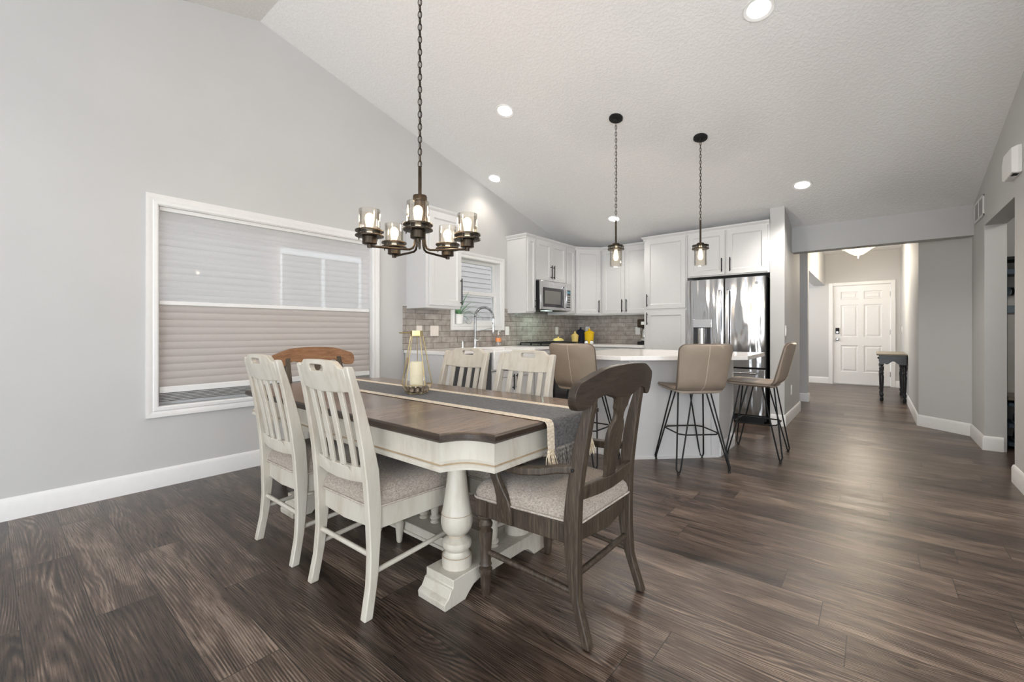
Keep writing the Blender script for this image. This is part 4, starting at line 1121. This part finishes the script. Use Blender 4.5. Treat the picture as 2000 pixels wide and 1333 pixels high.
def white_chair(label):
    e = empty('dining_chair', (0,0,0), 0, label, 'chair', 'white slat-back dining chairs')
    XF = [(0, .205), (.25, .197), (.45, .193), (.957, .182)]       # post centre half-spread by height
    for sx in (-1, 1):
        L = []
        for i in range(25):
            z = .957*i/24; yb, yf = interp(PBz, z), interp(PFz, z)
            t = .5 if z < .93 else .5
            L.append(((sx*interp(XF, z), (yb+yf)/2, z), (.0165, 0, 0), (0, (yf-yb)/2, 0)))
        L.append(((sx*.182, (PB[-1][0]+PF[-1][0])/2-.002, .966), (.014, 0, 0), (0, .010, 0)))
        MB().rects(L).build('rear_post', M['antique'], e, bevel=.004, smooth=45)
    def yc(z): return (interp(PBz, z)+interp(PFz, z))/2
    def bow(x): return -.022*(1-(x/.19)**2)
    # top rail with raised centre and hand slot
    top = [(-.172, .868), (-.09, .862), (0, .860), (.09, .862), (.172, .868), (.172, .957), (.145, .960), (.130, .972), (.112, .984), (0, .988), (-.112, .984), (-.130, .972), (-.145, .960), (-.172, .957)]
    slot = rrect(.105, .026, .0125, 4, 0, .955)
    MB().plate(top, .024, lambda u, v, w: (u, yc(v)+bow(u)+w, v), [slot], grid=.03).build('top_rail', M['antique'], e, bevel=.003, smooth=35)
    low = [(-.18, .508), (-.09, .503), (0, .501), (.09, .503), (.18, .508), (.18, .568), (0, .562), (-.18, .568)]
    MB().plate(low, .022, lambda u, v, w: (u, yc(v)+bow(u)+w, v), grid=.04).build('lower_rail', M['antique'], e, bevel=.003, smooth=35)
    for k in range(4):
        x = -.113+.0753*k; L = []
        for i in range(9):
            z = .555+(.872-.555)*i/8; L.append(((x*(1-.02*i/8), yc(z)+bow(x), z), (.0165, 0, 0), (0, .0065, 0)))
        MB().rects(L).build('slat', M['antique'], e, bevel=.003, smooth=45)
    # seat rails
    b = MB()
    b.prism([(-.185, -.165), (-.183, -.185), (0, -.200), (.183, -.185), (.185, -.165), (0, -.18)], 'z', .325, .408)
    for sx in (-1, 1): b.rects([((sx*.192, -.17, .365), (.010, 0, 0), (0, 0, .042)), ((sx*.213, .245, .365), (.010, 0, 0), (0, 0, .042))])
    b.box(-.215, .215, .232, .254, .323, .407)
    b.build('seat_frame', M['antique'], e, bevel=.003, smooth=30)
    cushion(.405, .475, -.196, .270, .398, .502, e, 'seatfab')
    lp = [(.012, 0), (.015, .008), (.020, .07), (.024, .105), (.016, .112), (.026, .122), (.026, .13), (.018, .14), (.020, .15), (.0255, .27), (.020, .29), (.027, .30), (.027, .308), (.022, .316), (.022, .32)]
    for sx in (-1, 1):
        l = MB().lathe(lp, (sx*.205, .232, 0), 18); l.box(sx*.205-.024, sx*.205+.024, .208, .256, .318, .406); l.build('front_leg', M['antique'], e, smooth=35)
        MB().tube([(sx*.20, -.19, .165), (sx*.205, .232, .19)], .0105, 10).build('side_stretcher', M['antique'], e)
    MB().tube([(-.20, -.195, .225), (.20, -.195, .225)], .0105, 10).build('rear_stretcher', M['antique'], e)
    return e
c = white_chair('white slat-back chair on the near side of the table, nearer the dark armchair')
c.location = (-1.695, 1.150, 0); c.rotation_euler.z = math.radians(1)
c1 = copy_tree(c); c1['label'] = 'white slat-back chair on the near side of the table, nearer the window'
c1.location = (-2.297, 1.152, 0); c1.rotation_euler.z = 0
c2 = copy_tree(c); c2['label'] = 'white slat-back chair on the kitchen side of the table, nearer the lantern'
c2.location = (-2.065, 1.735, 0); c2.rotation_euler.z = PI
c3 = copy_tree(c); c3['label'] = 'white slat-back chair on the kitchen side of the table, beside the bar stool'
c3.location = (-1.565, 1.735, 0); c3.rotation_euler.z = PI

# ------------------------------------------------------------------ dark armchairs (fiddle back)
# local: forward +Y, origin centre; profile from measurement of the right-hand one
AB = [(-.262,0),(-.215,.142),(-.210,.268),(-.210,.395),(-.215,.524),(-.232,.654),(-.252,.783),(-.268,.877),(-.276,.93)]
AF = [(-.235,0),(-.176,.169),(-.156,.292),(-.150,.421),(-.166,.555),(-.186,.689),(-.216,.796),(-.240,.866),(-.252,.93)]
ABz = [(z, y) for y, z in AB]; AFz = [(z, y) for y, z in AF]
def armchair(label, crestmat, m='greywood'):
    e = empty('armchair', (0,0,0), 0, label, 'armchair', 'armchairs at the table ends')
    XF = [(0, .222), (.3, .213), (.5, .213), (.93, .196)]
    for sx in (-1, 1):
        L = []
        for i in range(25):
            z = .90*i/24; yb, yf = interp(ABz, z), interp(AFz, z)
            L.append(((sx*interp(XF, z), (yb+yf)/2, z), (.0185, 0, 0), (0, (yf-yb)/2, 0)))
        MB().rects(L).build('rear_post', M[m], e, bevel=.004, smooth=45)
    def yc(z): return (interp(ABz, z)+interp(AFz, z))/2
    def bow(x): return -.030*(1-(x/.3)**2)
    # crest: broad arch whose ends roll down into lobes
    pts = []
    for i in range(33):
        x = -.285+.57*i/32; pts.append((x, .976-.30*(abs(x)**2.0) if abs(x) < .16 else .976-.30*.0256-.44*((abs(x)-.16)**1.35)-.098*(abs(x)-.16)))
    up = pts[::-1]                          # right to left along the top
    zt = pts[0][1]
    lobe_l = [(-.285-.032*math.sin(math.radians(a)), zt-.050+.050*math.cos(math.radians(a))) for a in range(15, 180, 15)]
    lobe_r = [(-x, z) for x, z in lobe_l[::-1]]
    zb = zt-.100
    bot = [(-.270, zb+.0005), (-.250, zb+.003), (-.228, zb+.012), (-.205, zb+.032), (-.15, zb+.045), (-.10, .862), (-.07, .853), (0, .850), (.07, .853), (.10, .862), (.15, zb+.045), (.205, zb+.032), (.228, zb+.012), (.250, zb+.003), (.270, zb+.0005)]
    outl = up + lobe_l + bot + lobe_r
    MB().plate(outl, .030, lambda u, v, w: (u, yc(.90)+bow(u)-(v-.90)*.16+.012+w, v), grid=.035).build('crest_rail', M[crestmat], e, bevel=.006, seg=3, smooth=40)
    # vase shaped splat
    half = [(.085, .875), (.078, .855), (.060, .845), (.052, .828), (.050, .81), (.038, .798), (.032, .78), (.034, .762), (.050, .742), (.060, .715), (.061, .68), (.054, .63), (.042, .575), (.037, .55), (.040, .53), (.048, .515)]
    sp_ = half + [(-x, z) for x, z in half[::-1]]
    MB().plate(sp_, .016, lambda u, v, w: (u, yc(v)+bow(u)*.9+.004+w, v), grid=.03).build('splat', M[m], e, bevel=.003, smooth=40)
    low = [(-.20, .497), (-.1, .490), (0, .487), (.1, .490), (.20, .497), (.20, .548), (0, .540), (-.20, .548)]
    MB().plate(low, .022, lambda u, v, w: (u, yc(v)+bow(u)*.9+w, v), grid=.05).build('lower_rail', M[m], e, bevel=.003, smooth=40)
    b = MB()
    b.prism([(-.20, -.15), (-.20, -.185), (0, -.215), (.20, -.185), (.20, -.15), (0, -.18)], 'z', .335, .405)
    for sx in (-1, 1): b.rects([((sx*.208, -.165, .368), (.011, 0, 0), (0, 0, .038)), ((sx*.232, .245, .368), (.011, 0, 0), (0, 0, .038))])
    b.box(-.232, .232, .236, .260, .330, .406)
    b.build('seat_frame', M[m], e, bevel=.004, smooth=30)
    cushion(.435, .52, -.205, .277, .400, .498, e, 'seatfab')
    lp = [(.014, 0), (.018, .01), (.021, .05), (.022, .09), (.028, .10), (.028, .112), (.020, .118), (.026, .13), (.022, .14), (.024, .20), (.030, .265), (.030, .27), (.020, .278), (.028, .288), (.030, .300), (.024, .312), (.020, .318), (.032, .328), (.033, .338)]
    for sx in (-1, 1):
        l = MB().lathe(lp, (sx*.225, .235, 0), 20); l.box(sx*.225-.028, sx*.225+.028, .207, .263, .336, .408); l.build('front_leg', M[m], e, smooth=35)
        MB().tube([(sx*.212, -.18, .165), (sx*.225, .235, .185)], .012, 10).build('side_stretcher', M[m], e)
        # arm: leaves the post low, dips, runs out and ends in a rolled scroll
        P = [(.214, -.185, .606, .017), (.222, -.13, .598, .020), (.245, -.07, .585, .024), (.262, .0, .577, .026), (.262, .06, .575, .026), (.256, .12, .577, .026), (.252, .17, .578, .028), (.250, .20, .575, .029)]
        L = []
        for x, y, z, w in P: L.append(((sx*x, y, z), (w, 0, 0), (0, 0, .0155)))
        a_ = MB().rects(L).build('arm', M[m], e, bevel=.007, seg=3, smooth=45)
        MB().lathe([(.0, -.031), (.024, -.030), (.027, -.02), (.027, .02), (.024, .030), (0, .031)], (sx*.250, .205, .560), 18, Matrix.Rotation(PI/2, 3, 'Y')).build('arm_scroll', M[m], a_, smooth=40)
        # curved support from seat rail up to the arm
        S = [(.232, .11, .335), (.243, .112, .40), (.247, .118, .44), (.250, .135, .48), (.253, .155, .52), (.254, .162, .55), (.254, .162, .572)]
        Ws = [.034, .036, .030, .022, .020, .022, .024]
        MB().rects([((sx*x, y, z), (.0125, 0, 0), (0, w, 0)) for (x, y, z), w in zip(S, Ws)]).build('arm_support', M[m], e, bevel=.004, smooth=45)
        MB().ball((sx*.2325, -.19, .605), (.004, .006, .006), 10, 6).build('arm_bolt', M['black'], e)
    MB().tube([(-.212, -.185, .22), (.212, -.185, .22)], .012, 10).build('rear_stretcher', M[m], e)
    return e
ac = armchair('weathered dark wood fiddle-back armchair at the near right end of the table', 'greywoodY')
ac.location = (-1.01, 1.555, 0); ac.rotation_euler.z = R90 + math.radians(0)
ac2 = armchair('brown wood fiddle-back armchair at the window end of the table', 'brownwood', 'greywood')
ac2.location = (-3.03, 1.60, 0); ac2.rotation_euler.z = -R90

# ------------------------------------------------------------------ bar stools
def bar_stool(label):
    e = empty('bar_stool', (0,0,0), 0, label, 'bar stool', 'bar stools at the island')
    SH = .648
    # seat pad: rounded slab, slightly dished
    W_ = .41
    def sm(u, v, w):
        th = 1-.55*max(0, (max(abs(u)/(W_/2), abs(v-.0)/.22)-.55)/.45)**2
        return (u, v, SH-.022+w*th+.012*(v/.2)**2*(1 if v > 0 else .3)+.016*(abs(u)/.22)**2)
    seat = MB().plate([(u*(1-.10*max(0, v)/.2), v) for u, v in rrect(W_, .41, .06, 6, 0, .05)], .048, sm, grid=.04).build('seat', M['leather'], e, bevel=.014, seg=3, smooth=50)
    MB().tube([sm(u*(1-.10*max(0, v)/.2), v, 0) for u, v in rrect(W_+.004, .414, .06, 6, 0, .05)], .004, 6, closed=True).build('piping', M['leatherpipe'], seat)
    def bm(u, v, w):
        th = 1-.5*max(0, (max(abs(u)/(W_/2), abs(v-.82)/.18)-.55)/.45)**2
        y = -.195-.085*max(0, (v-.66))/.34 + .040*(abs(u)/.22)**2 + (.045*((.69-v)/.06)**2 if v < .69 else 0)
        return (u, y+w*th, v)
    bk = MB().plate([(u*(1+.05*(v-.81)/.18), v) for u, v in rrect(W_-.002, .378, .05, 6, 0, .806)], .045, bm, grid=.035).build('backrest', M['leather'], e, bevel=.014, seg=3, smooth=50)
    MB().tube([bm(u*(1+.05*(v-.81)/.18), v, 0) for u, v in rrect(W_+.004, .382, .05, 6, 0, .806)], .004, 6, closed=True).build('piping', M['leatherpipe'], bk)
    MB().tube([bm(0, v, -.0225) for v in [.63+.355*i/10 for i in range(11)]], .0022, 5).build('seam', M['thread'], bk)
    pl = MB().box(-.10, .10, -.10, .10, .613, .628).build('mount_plate', M['black'], e, bevel=.003)
    for sx in (-1, 1):
        for sy in (-1, 1):
            F = Vector((sx*.205, sy*.205, .014)); t = Vector((-sy*sx, 1, 0)).normalized() if False else Vector((sx*-1*sy*sy, sx*0, 0))
            tang = Vector((-sy, sx, 0)).normalized()
            A1 = Vector((sx*.095, sy*.095, .618)) + tang*.055; A2 = Vector((sx*.095, sy*.095, .618)) - tang*.055
            b1 = F + tang*.016+Vector((0,0,.025)); b2 = F - tang*.016+Vector((0,0,.025))
            MB().tube([A1, A1.lerp(b1, .5), b1, F+tang*.010+Vector((0,0,.007)), F+Vector((0,0,0)), F-tang*.010+Vector((0,0,.007)), b2, A2.lerp(b2, .5), A2], .0062, 8).build('hairpin_leg', M['black'], e)
            MB().lathe([(.010, 0), (.012, .004), (.009, .014)], (F.x, F.y, 0), 12).build('foot_cap', M['rubber'], e)
    q = .163
    MB().tube([(q*x, q*y, .29) for x, y in ((1,.75),(.75,1),(-.75,1),(-1,.75),(-1,-.75),(-.75,-1),(.75,-1),(1,-.75))], .0058, 8, closed=True).build('footrest_ring', M['black'], e)
    return e
s1 = bar_stool('taupe leather bar stool facing the slanted side of the island, back to the camera')
s1.location = (-1.150, 3.672, 0); s1.rotation_euler.z = math.radians(45)
s2 = copy_tree(s1); s2['label'] = 'taupe leather bar stool by the refrigerator, seen side on'
s2.location = (-.805, 4.44, 0); s2.rotation_euler.z = R90
s3 = copy_tree(s1); s3['label'] = 'taupe leather bar stool behind the dining table, next to a white chair'
s3.location = (-1.89, 3.265, 0); s3.rotation_euler.z = 0

# ------------------------------------------------------------------ lamps
def chain_links(b, x, y, z0, z1, L=.034, w=.0085, r=.0021):
    n = int((z1-z0)/(L*.78)); st_ = (z1-z0)/n
    for i in range(n):
        z = z0+st_*(i+.5); a = (i % 2)*PI/2+.5
        pts = []
        for k in range(12):
            t = 2*PI*k/12; u = w*math.cos(t); v = L/2*math.sin(t)
            pts.append((x+u*math.cos(a), y+u*math.sin(a), z+v))
        b.tube(pts, r, 5, closed=True)
CHX, CHY = -1.872, 1.486
ch = empty('chandelier', (CHX, CHY, -.010), 0, 'five-light bronze chandelier with glass cylinder shades over the dining table', 'chandelier')
zc = cz(CHY)
zc += .010
MB().lathe([(.066, zc-.001), (.066, zc-.022), (.05, zc-.032), (.012, zc-.036), (.008, zc-.05)], (0,0,0), 28).build('canopy', M['bronze'], ch)
b = MB(); chain_links(b, 0, 0, 1.985, zc-.045, L=.042, w=.0105, r=.0024); b.tube([(.003, 0, 1.98), (-.004, .003, 2.6), (.004, 0, 3.2), (0, 0, zc-.04)], .0022, 5); b.build('chain', M['bronze'], ch)
MB().lathe([(.0095, 1.83), (.0095, 1.985), (.006, 1.992)], (0,0,0), 14).build('stem', M['bronze'], ch)
MB().lathe([(.012, 1.835), (.036, 1.833), (.038, 1.825), (.038, 1.805), (.030, 1.80), (.030, 1.70), (.034, 1.69), (.034, 1.66), (.02, 1.655)], (0,0,0), 24).build('hub', M['bronze'], ch)
base_ang = math.atan2(-CHY, -CHX) - math.radians(2)
cup_prof = [(.012, 1.532), (.012, 1.548), (.033, 1.550), (.036, 1.552), (.036, 1.585), (.070, 1.588), (.071, 1.591), (.070, 1.595), (.020, 1.596)]
for k in range(5):
    a = base_ang+2*PI*k/5; ca, sa = math.cos(a), math.sin(a)
    P = [(.026, 1.68), (.026, 1.60), (.029, 1.572), (.038, 1.550), (.056, 1.541), (.09, 1.540), (.258, 1.540)]
    ar = MB().tube([(r*ca, r*sa, z) for r, z in P], .0062, 8).build('arm', M['bronze'], ch)
    cx, cy = .26*ca, .26*sa
    cu = MB().lathe(cup_prof, (cx, cy, 0), 28).build('cup', M['bronze'], ch)
    MB().lathe([(.054, 1.612), (.070, 1.612), (.071, 1.616), (.070, 1.620), (.054, 1.620)], (cx, cy, 0), 28).build('ring', M['bronze'], cu)
    for q in range(4): MB().tube([(cx+.064*math.cos(q*PI/2+.4), cy+.064*math.sin(q*PI/2+.4), 1.577), (cx+.064*math.cos(q*PI/2+.4), cy+.064*math.sin(q*PI/2+.4), 1.617)], .003, 6).build('ring_post', M['bronze'], cu)
    MB().lathe([(.0525, 1.597), (.0525, 1.724), (.0495, 1.724), (.0495, 1.599)], (cx, cy, 0), 32).build('glass_shade', M['shadeglass'], ch)
    bu = MB().lathe([(.013, 1.60), (.014, 1.625), (.022, 1.665), (.024, 1.682), (.020, 1.698), (.010, 1.707), (.002, 1.709)], (cx, cy, 0), 18).build('bulb', M['bulbglass'], ch)
    fb = MB()
    for q in range(4):
        x_, y_ = cx+.006*math.cos(q*PI/2), cy+.006*math.sin(q*PI/2); fb.tube([(x_, y_, 1.63), (cx+.009*math.cos(q*PI/2), cy+.009*math.sin(q*PI/2), 1.69)], .0012, 5)
    fb.build('filament', M['bulb'], bu)
def pendant(label, x, y, zb):
    e = empty('pendant_light', (x, y, 0), 0, label, 'pendant light', 'pendants over the island')
    zc = cz(y)
    Mt = Matrix.Rotation(-math.atan(SL), 3, 'X')
    MB().lathe([(.062, 0), (.062, -.014), (.045, -.022), (.02, -.024), (.016, -.04), (.006, -.046)], (0, 0, zc-.001), 28, Mt).build('canopy', M['black'], e)
    stt = zb+.42
    b = MB(); chain_links(b, 0, 0, stt, zc-.045, L=.038, w=.009, r=.0022); b.tube([(0, 0, stt), (.003, .002, (stt+zc)/2), (0, 0, zc-.04)], .002, 5); b.build('chain', M['bronze'], e)
    MB().lathe([(.0085, zb+.20), (.0085, stt), (.005, stt+.006)], (0,0,0), 12).build('stem', M['bronze'], e)
    cp = MB().lathe([(.012, zb+.215), (.030, zb+.21), (.034, zb+.205), (.034, zb+.192), (.072, zb+.190), (.074, zb+.186), (.072, zb+.181), (.02, zb+.180)], (0,0,0), 28).build('cap', M['bronze'], e)
    MB().lathe([(.057, zb+.152), (.074, zb+.152), (.075, zb+.156), (.074, zb+.161), (.057, zb+.161)], (0,0,0), 28).build('ring', M['bronze'], cp)
    for q in range(4): MB().tube([(.067*math.cos(q*PI/2+.3), .067*math.sin(q*PI/2+.3), zb+.15), (.067*math.cos(q*PI/2+.3), .067*math.sin(q*PI/2+.3), zb+.192)], .003, 6).build('ring_post', M['bronze'], cp)
    MB().lathe([(.055, zb+.180), (.0555, zb+.004), (.052, zb), (.051, zb+.003), (.0525, zb+.006), (.0525, zb+.178)], (0,0,0), 32).build('glass_shade', M['shadeglass'], e)
    bu = MB().lathe([(.013, zb+.178), (.014, zb+.15), (.023, zb+.10), (.025, zb+.08), (.02, zb+.062), (.01, zb+.052), (.002, zb+.050)], (0,0,0), 18).build('bulb', M['bulbglass'], e)
    fb = MB()
    for q in range(4): fb.tube([(.006*math.cos(q*PI/2), .006*math.sin(q*PI/2), zb+.15), (.009*math.cos(q*PI/2), .009*math.sin(q*PI/2), zb+.075)], .0012, 5)
    fb.build('filament', M['bulb'], bu)
pendant('glass cylinder pendant on a chain over the island, nearer the corner cabinet', -1.832, 3.712, 1.695)
pendant('glass cylinder pendant on a chain over the island, in front of the refrigerator', -1.256, 4.291, 1.715)
RL = [(-.576, 3.206, 'round recessed ceiling light nearest the camera, cut by the top of the photo'), (-2.716, 3.17, 'round recessed ceiling light between the chandelier and the pendants'),
      (-3.62, 4.03, 'round recessed ceiling light close to the left wall by the sink'), (-2.731, 5.473, 'round recessed ceiling light behind a pendant chain near the corner cabinet'), (-.579, 5.468, 'round recessed ceiling light in front of the refrigerator wall')]
for x, y, lab in RL:
    e = empty('recessed_light', (x, y, cz(y)), 0, lab, 'ceiling light', 'recessed ceiling lights')
    e.rotation_euler = (-math.atan(SL), 0, 0)
    r = .092
    MB().lathe([(r*.70, .03), (r*.78, -.001), (r*.98, -.006), (r, -.001), (r, .004), (r*.72, .035)], (0,0,0), 36).build('trim_ring', M['trim'], e)
    MB().lathe([(0, -.0015), (r*.72, -.0015), (r*.72, .004), (0, .004)], (0,0,0), 32).build('lens', M['led'], e)

# ------------------------------------------------------------------ lights
def light(name, typ, loc, energy, col=(1,1,1), rot=None, **k):
    l = bpy.data.lights.new(name, typ); l.energy = energy; l.color = col
    for a, b in k.items(): setattr(l, a, b)
    o = bpy.data.objects.new(name, l); COL.objects.link(o); o.location = loc
    if rot: o.rotation_euler = rot
    return o
for i, (x, y, _) in enumerate(RL):
    light('recessed_or_fill_lamp', 'SPOT', (x, y, cz(y)-.012), (85, 42, 20, 38, 120)[i], ((1, .80, .60), (1, .92, .82), (1, .90, .78), (1, .93, .85), (1, .94, .87))[i], (0, 0, 0), spot_size=math.radians(125), spot_blend=.7, shadow_soft_size=.06)
for x, y in ((-2.716, -.3), (-.576, -.3)):  # unseen spots added without fixtures, to brighten the floor near the camera
    light('recessed_or_fill_lamp', 'SPOT', (x, y, cz(y)-.012), 26, (1, .97, .93), (0, 0, 0), spot_size=math.radians(125), spot_blend=.7, shadow_soft_size=.06)
for k in range(5):
    a = base_ang+2*PI*k/5
    light('chandelier_lamp', 'POINT', (CHX+.26*math.cos(a), CHY+.26*math.sin(a), 1.75), 5, (1, .76, .50), shadow_soft_size=.02, specular_factor=.15)
for x, y, z in ((-1.832, 3.712, 1.66), (-1.256, 4.291, 1.68)):
    light('pendant_lamp', 'POINT', (x, y, z), 12., (1, .94, .85), shadow_soft_size=.02, specular_factor=.15)
light('hall_lamp', 'POINT', (-.2, 9.2, 2.18), 58, (1, .86, .68), shadow_soft_size=.12)
light('microwave_task_lamp', 'AREA', (WX+.29, 5.05, 1.375), 1.6, (.72, 1., .86), (0, 0, 0), size=.12)
# daylight through the glazed opening behind the camera, tilted up to brighten the ceiling
light('rear_daylight', 'AREA', (1.3, -4.5, 1.2), 175, (.84, .925, 1), (R90+.55, 0, 0), shape='RECTANGLE', size=3.6, size_y=1.9)
light('side_fill', 'AREA', (4.3, -.7, 1.4), 70, (.96, .975, 1), (R90+.6, 0, R90), shape='RECTANGLE', size=4.8, size_y=1.7)  # unseen area lamp added as fill from the right
light('corridor_area', 'AREA', (-2.3, 9.8, 1.6), 40, (.97, .98, 1), (R90, 0, -R90), shape='RECTANGLE', size=1.6, size_y=1.2)  # area lamp in front of the solid corridor wall, facing the hall
light('mudroom_lamp', 'POINT', (1.6, 5.0, 2.3), 14, (1, .95, .88), shadow_soft_size=.1)

wd = bpy.data.worlds.new('overcast_sky'); sc.world = wd; wd.use_nodes = True
nt = wd.node_tree
bg = nt.nodes['Background']
tcw = N(nt, 'ShaderNodeTexCoord').outputs['Generated']
sz = N(nt, 'ShaderNodeSeparateXYZ', {0: tcw}).outputs[2]
nt.links.new(ramp(nt, sz, [(0., (.95,.96,.97)), (.6, (.85,.92,1.))]), bg.inputs['Color'])
bg.inputs['Strength'].default_value = 4.5

# ------------------------------------------------------------------ camera
cam = bpy.data.cameras.new('camera'); co = bpy.data.objects.new('camera', cam); COL.objects.link(co)
cam.sensor_width = 36; cam.lens = 853/2000*36; cam.shift_y = -.010; cam.clip_start = .02
co.location = (0, 0, 1.10); co.rotation_euler = (PI/2, 0, math.atan(707/853))
sc.camera = co
sc.view_settings.view_transform = 'Standard'; sc.view_settings.look = 'None'; sc.view_settings.gamma = 1; sc.view_settings.exposure = 0.10
sc.view_settings.use_curve_mapping = False
sc.cycles.use_denoising = True
sc.cycles.max_bounces = 8; sc.cycles.diffuse_bounces = 5; sc.cycles.glossy_bounces = 4; sc.cycles.transparent_max_bounces = 24
sc.cycles.sample_clamp_indirect = 8
sc.cycles.caustics_reflective = False; sc.cycles.caustics_refractive = False
